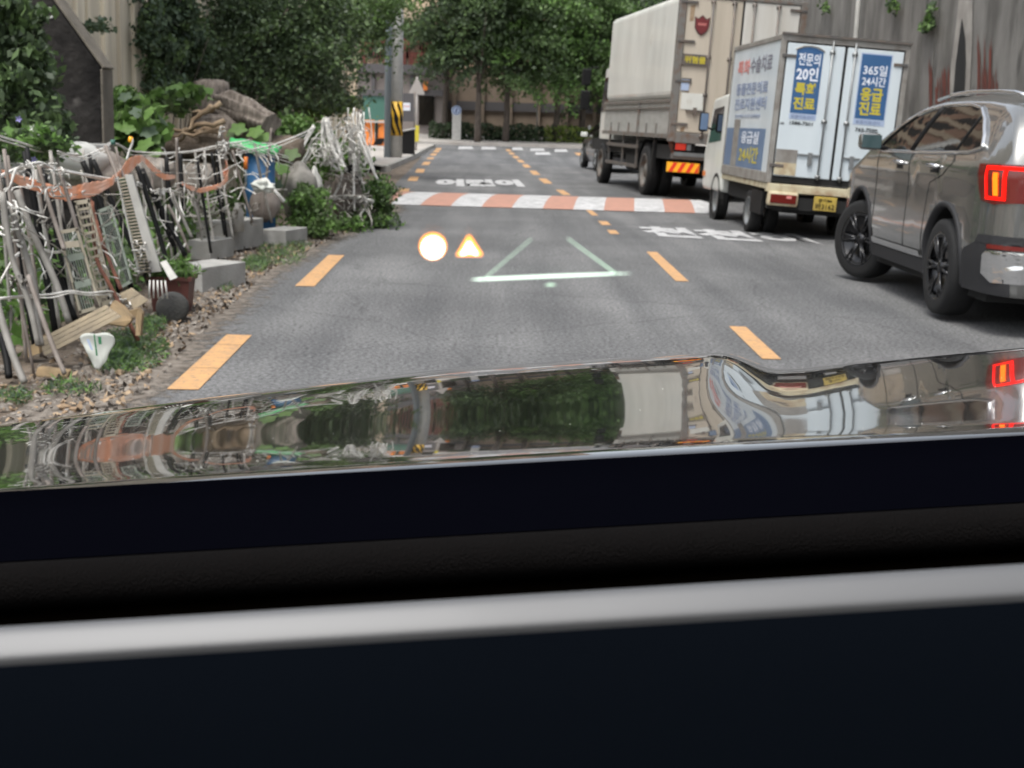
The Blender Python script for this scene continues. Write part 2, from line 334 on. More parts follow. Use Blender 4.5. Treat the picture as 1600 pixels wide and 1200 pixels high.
# leaves: many small folded faces
def leaves(name, ctr, size, mats, parent=None, mi=None, jit=.35, upb=.5, wid=.32, origin=None, droop=0., **k):
    ctr = np.asarray(ctr, float); n = len(ctr)
    d = RNG.normal(size=(n, 3)); d[:, 2] -= droop; d /= np.linalg.norm(d, axis=1)[:, None]
    nr = RNG.normal(size=(n, 3)); nr[:, 2] += upb*2; nr -= d*(nr*d).sum(1)[:, None]; nr /= np.linalg.norm(nr, axis=1)[:, None]
    s = np.cross(d, nr); L = (size*(1+jit*RNG.uniform(-1, 1, n)))[:, None]; w = L*wid
    a = ctr-d*L*.5; b = ctr+s*w-nr*w*.3; c = ctr+d*L*.5-nr*L*.12; e = ctr-s*w-nr*w*.3; mid = ctr+nr*w*.1
    vs = np.stack([a, b, c, e], 1).reshape(-1, 3)
    if origin is not None: vs = vs-np.array(origin)
    me = bpy.data.meshes.new(name); me.vertices.add(4*n); me.vertices.foreach_set('co', vs.ravel())
    q = np.arange(n)*4; tri = np.stack([q, q+1, q+2, q, q+2, q+3], 1).reshape(-1)
    me.loops.add(6*n); me.loops.foreach_set('vertex_index', tri); me.polygons.add(2*n)
    me.polygons.foreach_set('loop_start', np.arange(2*n)*3); me.polygons.foreach_set('loop_total', np.full(2*n, 3))
    for x in mats: me.materials.append(M[x])
    if mi is None: mi = RNG.integers(0, len(mats), n)
    me.polygons.foreach_set('material_index', np.repeat(np.asarray(mi), 2)); me.update(calc_edges=True)
    o = bpy.data.objects.new(name, me); COL.objects.link(o)
    if origin is not None: o.location = origin
    if parent: o.parent = parent
    return tag(o, **k)
def clumps(c, rad, nc, per, cs, mats, wts=None, shell=.55):
    """clump centres inside an ellipsoid, leaves scattered round each; every clump has its own leaf tone"""
    c = np.array(c); rad = np.array(rad); out = []; mi = []
    for i in range(nc):
        d = RNG.normal(size=3); d /= np.linalg.norm(d); r = RNG.uniform(shell**3, 1)**(1/3)
        cc = c+d*rad*r; sz = cs*RNG.uniform(.6, 1.3)
        g = np.clip(RNG.normal(size=(per, 3)), -1.6, 1.6); ax = np.array([d[0], d[1], .15*d[2]-.15]); ax /= np.linalg.norm(ax)+1e-6; a2 = np.cross(ax, [0, 0, 1]); a2 /= np.linalg.norm(a2)+1e-6; a3 = np.cross(ax, a2)
        p = cc+sz*.5*(g[:, :1]*ax*1.3+g[:, 1:2]*a2*.9+g[:, 2:3]*a3*.28); p[:, 2] -= g[:, 0]**2*sz*.12; out.append(p)
        t = RNG.choice(len(mats), p=wts); a = np.where(RNG.uniform(size=per) < .8, t, RNG.integers(0, len(mats), per)); mi.append(a)
    return np.concatenate(out), np.concatenate(mi)
def tree(name, base, h, trunk_r, crown, leaf, mats, nc, per, cs, label, group=None, wts=None, limbs=7, cat='tree', shell=.5, droop=0):
    root = empty(name, base, label=label, cat=cat, group=group); b = V(base)
    mb = MB(); pts = [V((0, 0, -.1))]; x = y = 0
    for i in range(1, 7):
        x += random.uniform(-.05, .05)*h*.2; y += random.uniform(-.05, .05)*h*.2; pts.append(V((x, y, h*i/6)))
    mb.tube(pts, trunk_r, 10, r2=trunk_r*.35)
    mb.build('trunk', 'bark', root, True)
    lc, lr = crown[0], crown[1]; top = pts[-1]
    for i in range(limbs):
        a = 2*math.pi*i/limbs+random.uniform(-.3, .3); k = random.uniform(.45, .95); s_ = pts[3]+(pts[-1]-pts[3])*random.uniform(0, .9)
        e = V(lc)-b+V((math.cos(a)*lr[0]*k, math.sin(a)*lr[1]*k, random.uniform(-.4, .6)*lr[2])); mid = (s_+e)/2+V((0, 0, .12*h))*random.uniform(.2, 1)
        q = MB().tube([s_, (s_+mid)/2+V((0, 0, .02)), mid, e], trunk_r*.4, 6, r2=trunk_r*.08); q.build('limb', 'bark', root, True)
    p, mi = clumps(V(lc)-b, lr, nc, per, cs, mats, wts, shell)
    leaves('crown', p, leaf, mats, root, mi, droop=droop)
    return root
def blob(mb, c, r, seed=0, n=10, amp=.25, sc=None):
    rows = []; c = V(c); sc = sc or (1, 1, 1)
    for i in range(n+1):
        th = math.pi*i/n; row = []
        for j in range(2*n):
            ph = math.pi*j/n; d = V((math.sin(th)*math.cos(ph), math.sin(th)*math.sin(ph), math.cos(th)))
            q = 1+amp*noise.noise(d*1.7+V((seed, seed*.7, 0)))*2
            row.append(c+V((d.x*sc[0], d.y*sc[1], d.z*sc[2]))*r*q)
        rows.append(row)
    return mb.grid(rows, True)
# ================================================================== GROUND, ROAD
def strip(xl, xr, ys, dz, name, mt, nx=2, **k):
    mb = MB(); rows = []
    for y in ys:
        a, b = xl(y), xr(y); rows.append([V((a+(b-a)*i/nx, y, gh(0, y)+dz)) for i in range(nx+1)])
    return mb.grid(rows).build(name, mt, **k)
def interp(xs, vs): return lambda y: float(np.interp(y, xs, vs))
YS = [-8, -4, 0, 2, 4, 6, 8, 10, 12, 14, 16, 18, 20, 22, 24, 26, 28, 30, 32, 34, 36, 38, 40, 42, 44, 46, 48, 50, 52, 54, 56, 58, 60, 62, 64, 66, 68, 70, 75, 80, 90, 110, 150, 300, 600]
def groundz(x, y):
    z = gh(x, y)-.012
    return z
mb = MB(); rows = []
XS = [-600, -200, -80, -40, -20, -12, -8, -6, -4, -2, 0, 3, 6, 8, 12, 20, 40, 80, 200, 600]
for y in YS: rows.append([V((x, y, groundz(x, y)-.01)) for x in XS])
mb.grid(rows).build('ground', 'dirt', kind='structure')
edgeL = interp([-8, 4, 7, 9, 12, 15, 18, 20.5, 24, 30, 38, 45, 56], [-1.85, -1.85, -1.86, -2.0, -2.12, -2.0, -1.78, -1.65, -1.85, -2.15, -2.35, -2.55, -2.9])
def edgeLn(y): return edgeL(y)+(.07*noise.noise(V((y*1.9, 0, 0)))+.04*noise.noise(V((y*6, 3, 0))) if y < 22 else 0)
ysr = [-6]+[i*.25 for i in range(-8, 92)]+list(range(23, 72))
strip(edgeLn, lambda y: 6.6 if y < 48 else 30, ysr, 0.0, 'road', 'asphalt', 6, kind='structure')
dm = mat('verge_dust', (.075, .06, .047), .95, col2=(.19, .165, .14), scale=11, bump=.5, bscale=40); t_ = dm.node_tree
at_ = t_.nodes.new('ShaderNodeAttribute'); at_.attribute_name = 'fade'; nz_ = t_.nodes.new('ShaderNodeTexNoise'); nz_.inputs['Scale'].default_value = 9; nz_.inputs['Detail'].default_value = 9; nz_.inputs['Roughness'].default_value = .75
ad_ = t_.nodes.new('ShaderNodeMath'); ad_.operation = 'ADD'; rp_ = t_.nodes.new('ShaderNodeValToRGB'); rp_.color_ramp.elements[0].position = .85; rp_.color_ramp.elements[1].position = 1.15 if 0 else 1.0
tc_ = t_.nodes.new('ShaderNodeTexCoord'); t_.links.new(tc_.outputs['Object'], nz_.inputs['Vector'])
t_.links.new(at_.outputs['Fac'], ad_.inputs[0]); t_.links.new(nz_.outputs['Fac'], ad_.inputs[1]); t_.links.new(ad_.outputs[0], rp_.inputs[0]); t_.links.new(rp_.outputs[0], t_.nodes['Principled BSDF'].inputs['Alpha'])
mb = MB(); rows = []; fa = []
for y in [4+i*.4 for i in range(60)]:
    x0 = edgeL(y)-.35; wd_ = 1.0+.3*noise.noise(V((y*.5, 1, 0))); rows.append([V((x0+wd_*j/8, y, .0035)) for j in range(9)]); fa += [1-(j/8) for j in range(9)]
ob = mb.grid(rows).build('verge_dust', dm, kind='structure'); at = ob.data.attributes.new('fade', 'FLOAT', 'POINT'); at.data.foreach_set('value', fa)
# cross street beyond
mb = MB(); rows = []
for y in (50.5, 52, 54, 56, 58, 59.5): rows.append([V((x, y, gh(0, y)-.004)) for x in (-40, -12, -3, 10, 40)])
mb.grid(rows).build('cross_road', 'asphalt', kind='structure')
def surf(u, v): return gh(0, v)
def mark(name, quads, mt='yellow', z=.005, **k):
    mb = MB()
    for q in quads:
        # subdivide lengthwise so it follows the slope
        q = [V(p) for p in q]; n = max(1, int(abs(q[0].y-q[3].y)/2))
        for i in range(n):
            a, b = i/n, (i+1)/n; pp = [q[0].lerp(q[3], a), q[1].lerp(q[2], a), q[1].lerp(q[2], b), q[0].lerp(q[3], b)]
            mb.poly([V((p.x, p.y, gh(0, p.y)+z)) for p in pp])
    return mb.build(name, mt, kind='structure', **k)
def dash(p0, p1, w):
    a, b = G(*p0), G(*p1); return [(a.x-w/2, a.y, 0), (a.x+w/2, a.y, 0), (b.x+w/2, b.y, 0), (b.x-w/2, b.y, 0)]
ld_ = [((285, 610), (374, 524), .16), ((476, 448), (526, 399), .16), ((626, 305), (633, 295), .2), ((644, 283), (648, 276), .22), ((655, 270), (658, 264), .22), ((664, 258), (668, 253), .22), ((671, 249), (674, 246), .22), ((676, 243), (679, 240), .22), ((681, 238), (683, 235.5), .22), ((684, 234.5), (686, 231.5), .22)]
for i_, a in enumerate(ld_):
    q = [V(p) for p in dash(*a)]
    cuts = [0, .34, .78, 1] if i_ < 2 else [0, 1]
    mark('yellow_edge_line', [[q[0].lerp(q[3], c0+.001), q[1].lerp(q[2], c0+.005), q[1].lerp(q[2], c1-.001), q[0].lerp(q[3], c1-.003)] for c0, c1 in zip(cuts[:-1], cuts[1:])], 'yellow')
rd_ = [((1206, 562), (1152, 511), .12), ((1066, 440), (1018, 394), .12), ((961, 366), (955, 360), .12), ((948, 352), (941, 346), .13), ((930, 337), (918, 327), .10), ((886, 305), (874, 297), .16), ((857, 287), (847, 279), .2), ((839, 273.5), (832, 267), .2), ((825, 262), (820, 257), .2), ((816, 254), (811, 250), .2), ((808, 247.5), (804, 244), .2), ((801, 241.5), (798, 238.5), .2), ((796, 236.5), (793, 233.5), .2)]
for a in rd_: mark('yellow_centre_line', [dash(*a)], 'yellow')
mark('yellow_centre_line', [dash((908, 243), (903, 239), .3)], 'yellow')
# far crossing bars
for x0, x1, y in [(716, 740, 231), (752, 776, 231.5), (800, 818, 232.5), (828, 852, 234), (866, 888, 235.5), (836, 861, 240)]:
    a, b = G(x0, y+2), G(x1, y+2); c, d = G(x1-3, y-2), G(x0+1, y-2)
    mark('crossing_bar', [[a, b, c, d]], 'rwhite')
# lettering on the road
def roadtext(s, p0, p1, p2, mt='rwhite', bold=.05):
    a, b, c = G(*p0), G(*p1), G(*p2)    # near-left, near-right, far-left
    ux = b-a; uy = c-a; t = txt(s, 1, 1, (0, 0, 0), (1, 0, 0), (0, 1, 0), mt, None, 'road_lettering', bold=bold, depth=.001)
    for v in t.data.vertices:
        q = a+ux*v.co.x+uy*v.co.y; v.co = (q.x, q.y, gh(0, q.y)+.006+v.co.z)
    return tag(t, kind='structure')
roadtext('천천히', (1012, 369), (1288, 384), (992, 353))
roadtext('어린이', (678, 291), (821, 292), (682, 280), bold=.08)
# speed hump
HY0, HY1 = 22.1, 25.7
def humpz(y): t = (y-HY0)/(HY1-HY0); return .010+.09*math.sin(math.pi*max(0, min(1, t)))**.8
hr = empty('speed_hump', (.9, HY0, 0), label='low speed hump across the road in slanted white and orange stripes', cat='speed hump')
k = -1
xs0 = -3.2; w = .50
for i in range(16):
    a0 = xs0+i*w; mb = MB(); rows = []
    for j in range(13):
        y = HY0+(HY1-HY0)*j/12; sk_ = .36*(y-HY0)/(HY1-HY0)
        a, b = max(-1.72, a0+sk_), min(3.75, a0+sk_+w)
        if b < a: a = b = (-1.72 if a0 < 0 else 3.75)
        rows.append([V((a-.9, y-HY0, humpz(y))), V((b-.9, y-HY0, humpz(y)))])
    if max(r[1].x-r[0].x for r in rows) < .05: continue
    mb.grid(rows).build('stripe', 'rwhite' if i % 2 else 'rorange', hr)
# left pavement by the pole, raised
pv = [G(574, 263), G(603, 268), G(641, 251), G(668, 236), G(681, 229.5), G(640, 222), G(560, 222)]
mb = MB()
pl = [V((p.x, p.y, 0)) for p in pv]; pl[5].y = 57; pl[5].x = -5.5; pl[6] = V((-12, 57, 0)); pl.append(V((-12, 40, 0))); pl.append(V((-5, 33, 0)))
n = len(pl)
def tess(poly, dz, mb):
    import bmesh
    bm = bmesh.new(); bm.faces.new([bm.verts.new(p) for p in poly]); bmesh.ops.triangulate(bm, faces=bm.faces[:])
    for _ in range(3): bmesh.ops.subdivide_edges(bm, edges=[e for e in bm.edges if e.calc_length() > 2], cuts=1, use_grid_fill=True)
    bmesh.ops.triangulate(bm, faces=bm.faces[:]); bm.verts.index_update()
    mb.add([V((v.co.x, v.co.y, gh(0, v.co.y)+dz)) for v in bm.verts], [[v.index for v in f.verts] for f in bm.faces]); bm.free()
tess(pl, .12, mb); mb.build('pavement', 'pave', kind='structure')
mb = MB(); kp = [pl[i] for i in (8, 0, 1, 2, 3, 4, 5)]
for a_, b_ in zip(kp[:-1], kp[1:]):
    t_ = (b_-a_).normalized(); n_ = V((-t_.y, t_.x, 0))*.14
    lo4 = [V((p.x, p.y, gh(0, p.y)-.05)) for p in (a_, b_, b_+n_, a_+n_)]; hi4 = [V((p.x, p.y, gh(0, p.y)+.128)) for p in (a_, b_, b_+n_, a_+n_)]
    mb.add(lo4+hi4, [(3, 2, 1, 0), (4, 5, 6, 7), (0, 1, 5, 4), (1, 2, 6, 5), (2, 3, 7, 6), (3, 0, 4, 7)])
mb.build('kerb', 'kerb', kind='structure')
# far pavement across the cross street
mb = MB(); rows = []
for t in range(0, 21):
    x = -14+t*2.2; y0 = 59.5-.012*(x-2)**2*(1 if x > 2 else .4)
    if x > 6: y0 = 59.5-.05*(x-6)**1.5
    rows.append((V((x, y0, gh(0, y0)-.03)), V((x, y0, gh(0, y0)+.13)), V((x, y0+.2, gh(0, y0)+.13)), V((x, 66, gh(0, 66)+.22))))
mb.grid(rows).build('far_pavement', 'pave', kind='structure')
# ================================================================== OWN CAR (the viewpoint sits in it)
CROLL, CYAW = -0.068, math.radians(3.4)
Rc = (Matrix.Rotation(CYAW, 4, 'Z') @ Matrix.Rotation(CROLL, 4, 'Y')).to_3x3()
carloc = CAM + Rc @ V((0, 0, -H))
own = empty('car', carloc, (0, 0, 0), label='black car the picture is taken from, glossy hood and dark dashboard in the foreground', cat='car')
own.rotation_mode = 'QUATERNION'; own.rotation_quaternion = Rc.to_quaternion()
def C(x, y, z): return V((x, y, z+H))       # metres from the eye -> car space
SL = np.array([(1.14, 30), (1.155, 16), (1.17, 9.2), (1.25, 7.2), (1.4, 6.0), (1.55, 5.75), (1.7, 5.9), (1.85, 6.3), (2.0, 7.1), (2.15, 8.6), (2.3, 11.2), (2.5, 16), (2.7, 26), (2.9, 45), (3.0, 65), (3.1, 80)])
YN = 1.175; ZN = -YN*math.tan(math.radians(14.45))
prof = [(YN, ZN)]; y, z = YN, ZN
while y < 3.1:
    z -= math.tan(math.radians(float(np.interp(y, SL[:, 0], SL[:, 1]))))*.01; y += .01; prof.append((y, z))
def hoodlat(x, y):
    A = smooth((y-1.2)/.95); xr = .20+.27*(y-1.15)
    t = x-xr; h = 0
    h += (.017*A-.0145*t*t) if t < 0 else .017*A - .036*A*smooth(t/.12)
    if t > .12: h += .004*A*(t-.12)+.030*(t-.12)*max(0, y-1.2)
    if x < .1: h -= .058*(math.sqrt((x-.1)**2+.01)-.1)*max(0, y-1.2)
    if x < -.75: h -= .5*(abs(x)-.75)**2
    if x > 1.15: h -= .5*(x-1.15)**2
    return h
mb = MB(); rows = []
xs = [-1.12+i*.02 for i in range(int(2.75/.02))]
def hp(x, y, z, s):
    return C(x, y - (.05*(x/1.0)**2 if s else 0), z+hoodlat(x, y))
lip = [(YN+.014*math.cos(a)-.014, ZN-.014+.014*math.sin(a)) for a in [math.radians(d) for d in (200, 180, 160, 140, 125, 110, 100)]]
for (y, z) in lip+prof[::2]: rows.append([hp(x, y, z, False) for x in xs])
hood = mb.grid(rows).build('hood', 'hood', own, True)
mb = MB()
for i in range(150):
    x, k_ = random.uniform(-.8, 1.1), random.uniform(.02, .6); y, z = prof[int(k_*len(prof))]; r_ = random.uniform(.0003, .0007); c_ = C(x, y, z+hoodlat(x, y)+r_*.5)
    mb.add([c_+V((r_, 0, 0)), c_+V((0, r_, 0)), c_+V((-r_, 0, 0)), c_+V((0, -r_, 0)), c_+V((0, 0, r_))], [(0, 1, 4), (1, 2, 4), (2, 3, 4), (3, 0, 4)])
mb.build('dust', 'white_pl', own, kind='stuff')
mb = MB()
mb.grid([[C(x, YN-.012, ZN-.014+hoodlat(x, YN)) for x in xs], [C(x, YN-.05, ZN-.075+hoodlat(x, YN)) for x in xs], [C(x, YN-.12, ZN-.09+hoodlat(x, YN)) for x in xs]])
mb.build('cowl', 'void', own, True)
yl = [(y, z) for y, z in prof[::4]]
for xx in (-1.12, xs[-1]):
    mb = MB(); mb.grid([[C(xx, y, z+hoodlat(xx, y)) for y, z in yl], [C(xx*1.02, y, -.6) for y, z in yl], [C(xx*1.02, y, -1.15) for y, z in yl]])
    mb.build('fender', 'hood', own, True)
# windscreen : raked plane from cowl to header
WB, WT = (1.12, -.335), (.36, .055)
def wsz(y): return WB[1]+(WT[1]-WB[1])*(WB[0]-y)/(WB[0]-WT[0])
mb = MB(); rows = []
for i in range(9):
    y = WB[0]+(WT[0]-WB[0])*i/8; rows.append([C(x, y-.03*(x/.8)**2, wsz(y)) for x in [-.85+.1*j for j in range(20)]])
ws = mb.grid(rows).build('windscreen', 'windscreen', own, True)
mb = MB()
# interior: angles below the horizon (degrees) at a given forward distance
def dz_(Y, deg): return -Y*math.tan(math.radians(deg))
X0, X1 = -1.0, 1.3
def ext(pp, name, mt, **k):
    mb = MB(); mb.grid([[C(X0+(X1-X0)*i/24, y+.015*((X0+(X1-X0)*i/24)/1)**2*0, z) for i in range(25)] for y, z in pp]); return mb.build(name, mt, own, True, **k)
def ang(py): return 11.07+math.degrees(math.atan((py-600)/F))
# dash pad behind the windscreen
pad = [(1.16, -.40), (1.08, dz_(1.08, ang(735))), (1.0, dz_(1.0, ang(780))), (.9, dz_(.9, ang(842)))]
ext(pad, 'dashboard', 'dash')
rl = []; cyy, czz, rr = .895, dz_(.9, ang(842))-.017, .017
for d in range(80, 281, 12):
    a = math.radians(d); rl.append((cyy+rr*math.cos(a), czz+rr*math.sin(a)))
ext(rl, 'dashboard_roll', 'leather')
ext([(.893, czz-.016), (.86, -.60), (.66, -.60)], 'dashboard_recess', 'brown')
# satin trim bar on the panel's top edge
TY = .62; zt, zb = dz_(TY, ang(944)), dz_(TY-.012, ang(985))
bar = []
hgt = zt-zb
bar = [(TY+.006, zt-.014)]; by, bz = TY+.004, zt-.0005
for sl_, ln_ in ((4, .0012), (14, .0014), (23, .0016), (31, .0018), (37, .002), (41, .0028), (43, .0032), (45, .003), (48, .0022), (54, .0014), (63, .001), (75, .001), (86, .001), (90, .002)):
    bar.append((by, bz)); ln_ *= .86; by -= ln_*math.cos(math.radians(sl_)); bz -= ln_*math.sin(math.radians(sl_))
bar.append((by, bz)); BY, BZ = by, bz
ext(bar, 'silver_trim', 'satin')
ext([(BY-.0002, BZ+.0003), (TY-.027, zt-.05), (TY-.07, zt-.2), (TY-.09, zt-.3)], 'instrument_panel', 'panel')
# roof, pillars
mb = MB(); mb.box(-.95, 1.35, -1.6, .37, .055+H, .09+H); mb.build('roof', 'liner', own, bevel=.02)
mb = MB(); mb.box(-1.0, -.95, -1.6, .35, -.9+H, -.35+H); mb.build('door_panel', 'dash', own)
mb = MB(); mb.box(1.35, 1.4, -1.6, .35, -.9+H, -.35+H); mb.build('door_panel', 'dash', own)
mb = MB(); mb.box(-1.0, 1.4, -1.65, -1.6, -.9+H, .05+H); mb.build('rear_bulkhead', 'dash', own)
mb = MB(); mb.box(-1.0, 1.4, -1.6, 1.0, -.95+H, -.9+H); mb.build('cabin_floor', 'dash', own)
for xx in (-.95, 1.32):
    mb = MB(); mb.tube([C(xx, 1.13, -.33), C(xx*.98, .75, -.13), C(xx*.96, .36, .055)], .035, 8); mb.build('pillar', 'black', own, True)
# head-up display marks on the windscreen glass
Rci = Rc.inverted(); nrm = V((0, WB[0]-WT[0], 0)); 
p0 = C(0, WB[0], WB[1]); tdir = V((0, WT[0]-WB[0], WT[1]-WB[1])).normalized(); wn = V((0, -tdir.z, tdir.y)); 
if wn.z > 0: wn = -wn
def onglass(px, py, off=.002):
    d = Rci @ ray(px, py); o = C(0, 0, 0)
    # glass bows back at the sides: solve by iteration
    t = .5
    for _ in range(30):
        q = o+d*t; ys = q.y+.03*(q.x/.8)**2; f_ = (q.z-H)-wsz(ys); t -= f_/(d.z-d.y*(WT[1]-WB[1])/(WT[0]-WB[0])) if abs(f_) > 1e-7 else 0
    return o+d*t+wn*off
def hudpoly(pts, mt, off): return MB().poly([onglass(x, y, off) for x, y in pts]).build('display_mark', mt, ws)
circ = lambda cx, cy, r: [(cx+r*math.cos(2*math.pi*i/28), cy-r*math.sin(2*math.pi*i/28)) for i in range(28)]
hudpoly(circ(676, 378, 20.5), 'hud_o', .002); hudpoly(circ(676, 378, 17), 'hud_w', .0026)
hudpoly([(713, 391), (714, 393), (752, 393), (753, 390), (734, 361), (731, 361)], 'hud_o', .002)
hudpoly([(719, 389), (746, 389), (732.5, 368)], 'hud_w', .0026)
hudpoly([(720, 388), (745, 388), (740, 385.5), (733, 383.5), (726, 385.5)], 'hud_o', .0032)
hudpoly([(733, 430.5), (750, 428), (860, 423), (960, 420), (988, 420.5), (955, 422.8), (860, 427), (750, 431.5)], emis('hud_base', (.80, 1, .84), 1.0), .002)
hudpoly([(753.5, 427), (756.5, 427), (830, 364), (828.5, 363.5)], 'hud_g', .0028)
hudpoly([(961, 420), (965, 419), (886.5, 362), (885, 363)], 'hud_g', .0028)
hudpoly([(849, 437), (858, 433.5), (861, 433.5), (870, 436), (860, 438.5)], 'hud_g', .0028)
# ================================================================== RIGHT RETAINING WALL
XW = 6.9
rw = empty('retaining_wall', (XW, 25, 0), label='tall streaked grey concrete retaining wall behind the parked trucks on the right', cat='wall')
seg = [2, 9.2, 13.4, 17.6, 21.8, 26, 30.2, 34.4, 38.6, 42]
for i in range(len(seg)-1):
    MB().box(0, .6, seg[i]-25+.02, seg[i+1]-25-.02, -.1, 9.5).build('wall_panel', 'conc_wall', rw, bevel=.02)
MB().box(.1, .5, -23, 17, -.1, 9.4).build('joint_filler', 'void', rw)
def onwall(px, py, off=.02):
    d = ray(px, py); t = (XW-off)/d.x; return CAM+d*t-V((XW, 25, 0))
crack = [(1503, 28), (1499, 55), (1493, 100), (1489, 150), (1507, 150), (1509, 100), (1508, 60)]
MB().poly([onwall(x, y, .012) for x, y in [(1498, 0), (1494, 40), (1486, 100), (1482, 150), (1515, 150), (1519, 60), (1520, 0)]]).build('pale_patch', 'conc_light', rw)
MB().poly([onwall(x, y, .02) for x, y in crack]).build('joint_gap', 'void', rw)
for x0, x1, yt in [(1446, 1456, 88), (1460, 1470, 110), (1470, 1477, 95), (1476, 1484, 98), (1525, 1541, 45), (1544, 1550, 50), (1549, 1560, 100), (1534, 1546, 80)]:
    for q_ in range(5):
        xa = random.uniform(x0, x1-1); wd = random.uniform(.7, 2.2); y0_ = yt+random.uniform(0, 25); L2 = [(xa+random.uniform(-.5, .5), y0_+(168-y0_)*t) for t in (.2, .4, .6, .8, 1)]
        MB().poly([onwall(x, y, .014+q_*.0012) for x, y in [(xa+wd/2, y0_)]+L2+[(x+wd*random.uniform(.6, 1.5), y) for x, y in reversed(L2)]]).build('rust_stain', 'ruststain', rw)
    continue
    pts = [((x0+x1)/2+1, yt)]
    L = [(x0+random.uniform(-2, 3), yt+(165-yt)*t) for t in (.25, .5, .7, .9, 1)]; Rr = [(x1+random.uniform(-3, 2), yt+(165-yt)*t) for t in (1, .85, .65, .45, .2)]
    MB().poly([onwall(x, y, .016) for x, y in pts+L+Rr]).build('rust_stain', 'ruststain', rw)
pp = []
for (x, y, r_, n_) in [(1395, 8, 10, 90), (1452, 32, 8, 130), (1443, 42, 7, 90), (1455, 12, 6, 60), (1290, 12, 7, 50)]:
    for _ in range(n_):
        q = onwall(x+random.gauss(0, r_*.5), y+random.gauss(0, r_*.6), .05+random.random()*.15)+V((XW, 25, 0)); pp.append(tuple(q))
leaves('wall_creeper', pp, .10, ['leafm', 'leafd', 'leafl'], label='patchy green creeper hanging from the top of the right concrete wall', cat='plant', origin=(XW, 20, 3))
# slim pole
a = atY(1337, 60, 22.4); 
MB().tube([(0, 0, 0), (0, 0, 3.5), (.03, 0, 7.5)], .045, 12, r2=.035).build('slim_pole', 'white_pl', None, True, origin=(a.x, 22.4, 0), label='slim pale pole rising behind the small refrigerated box truck', cat='pole')
# ================================================================== WHEELS
def wheel(parent, c, r, w, rim='steel', spokes=5, side=-1, inner=True, rotz=0, style='alloy', rr=.66):
    t = empty('wheel', c, (0, 0, rotz)); t.parent = parent
    MB().lathe([(r*.6, -w*.45), (r*.86, -w*.5), (r*.97, -w*.44), (r, -w*.2), (r, w*.2), (r*.97, w*.44), (r*.86, w*.5), (r*.6, w*.45)], (0, 0, 0), 'x', 40).build('tyre', 'tyre', t, True)
    s = side; R = r*rr
    if style == 'alloy':
        mb = MB(); mb.lathe([(R*1.03, s*w*.44), (R*1.0, s*w*.48), (R*.93, s*w*.46), (R*.9, s*w*.2), (R*.3, s*w*.18), (0.001, s*w*.18)], (0, 0, 0), 'x', 36)
        for i in range(spokes):
            a0 = 2*math.pi*i/spokes
            for o_ in (-.13, .13):
                p, q = a0+o_*.5, a0+o_
                ca = V((s*w*.36, math.cos(p)*R*.18, math.sin(p)*R*.18)); cb = V((s*w*.44, math.cos(q)*R*.95, math.sin(q)*R*.95))
                mb.tube([ca, (ca+cb)/2+V((s*.01, 0, 0)), cb], R*.055, 6)
        mb.lathe([(R*.24, s*w*.2), (R*.22, s*w*.42), (0.001, s*w*.44)], (0, 0, 0), 'x', 20)
        mb.build('rim', rim, t, True)
    else:
        mb = MB(); mb.lathe([(R*1.04, s*w*.46), (R, s*w*.5), (R*.94, s*w*.46), (R*.86, s*w*.1), (R*.5, s*w*.02), (R*.42, s*w*.3), (0.001, s*w*.34)], (0, 0, 0), 'x', 32)
        for i in range(6):
            a0 = 2*math.pi*i/6; mb.tube([(s*w*.02, math.cos(a0)*R*.6, math.sin(a0)*R*.6), (s*w*.16, math.cos(a0)*R*.6, math.sin(a0)*R*.6)], R*.06, 6)
        mb.build('rim', rim, t, True)
    return t
# ================================================================== BIG TRUCK
bl = G(1036, 322); BT = empty('delivery_truck', (3.17, 25.4, 0), (0, .040, math.radians(5.9)), label='large white truck with cream rear doors and rusty frame, ahead of the small box truck', cat='truck')
W_, L_, Z0, Z1 = 2.42, 6.9, 1.22, 3.80
# side and top shell
mb = MB(); mb.box(0.03, W_-.03, .12, L_, 1.9, Z1); mb.build('body_panel', 'twhite', BT, bevel=.14, seg=4)
mb = MB(); mb.box(0.035, W_-.035, .08, L_-.02, Z0, 1.86); mb.build('drop_side', 'tgrey', BT, bevel=.01)
mb = MB()
mb.box(0, .05, .10, L_-.02, 1.84, 1.90); mb.box(0, .05, .1, L_-.02, 1.72, 1.75); mb.box(.0, .05, 2.9, 3.0, Z0, 1.9); mb.box(0.0, .06, .1, L_-.02, Z0-.05, Z0+.03)
for y in (1.2, 2.1, 3.9, 5.0, 5.9): mb.box(0.005, .045, y, y+.03, Z0, Z0+.22)
mb.build('side_rail', 'tframe', BT)
mb = MB(); mb.box(0, .13, 0, .14, Z0-.1, Z1+.005); mb.box(W_-.13, W_, 0, .14, Z0-.1, Z1+.005); mb.box(0.13, W_-.13, 0, .13, Z1-.06, Z1+.006); mb.box(.13, W_-.13, 0, .12, Z0-.12, Z0+.07)
mb.build('rear_frame', 'tframe', BT, bevel=.008)
dl = MB().box(.14, 1.19, .02, .08, Z0+.08, Z1-.07).build('door', 'tcream', BT, bevel=.01)
dr = MB().box(1.23, W_-.14, .02, .08, Z0+.08, Z1-.07).build('door', 'tpale', BT, bevel=.01)
MB().box(1.19, 1.23, .03, .06, Z0+.08, Z1-.07).build('door_seal', 'void', BT)
for i, x in enumerate((.62, 1.02, 1.40, 1.86)):
    d = dl if x < 1.2 else dr; mb = MB(); mb.tube([(x, -.02, Z0-.02), (x, -.02, Z1-.12)], .017, 8)
    for z in (Z0+.0, Z0+.75, 2.65, Z1-.15): mb.box(x-.04, x+.04, -.03, .02, z, z+.06)
    mb.build('lock_rod', 'dsteel', d, True)
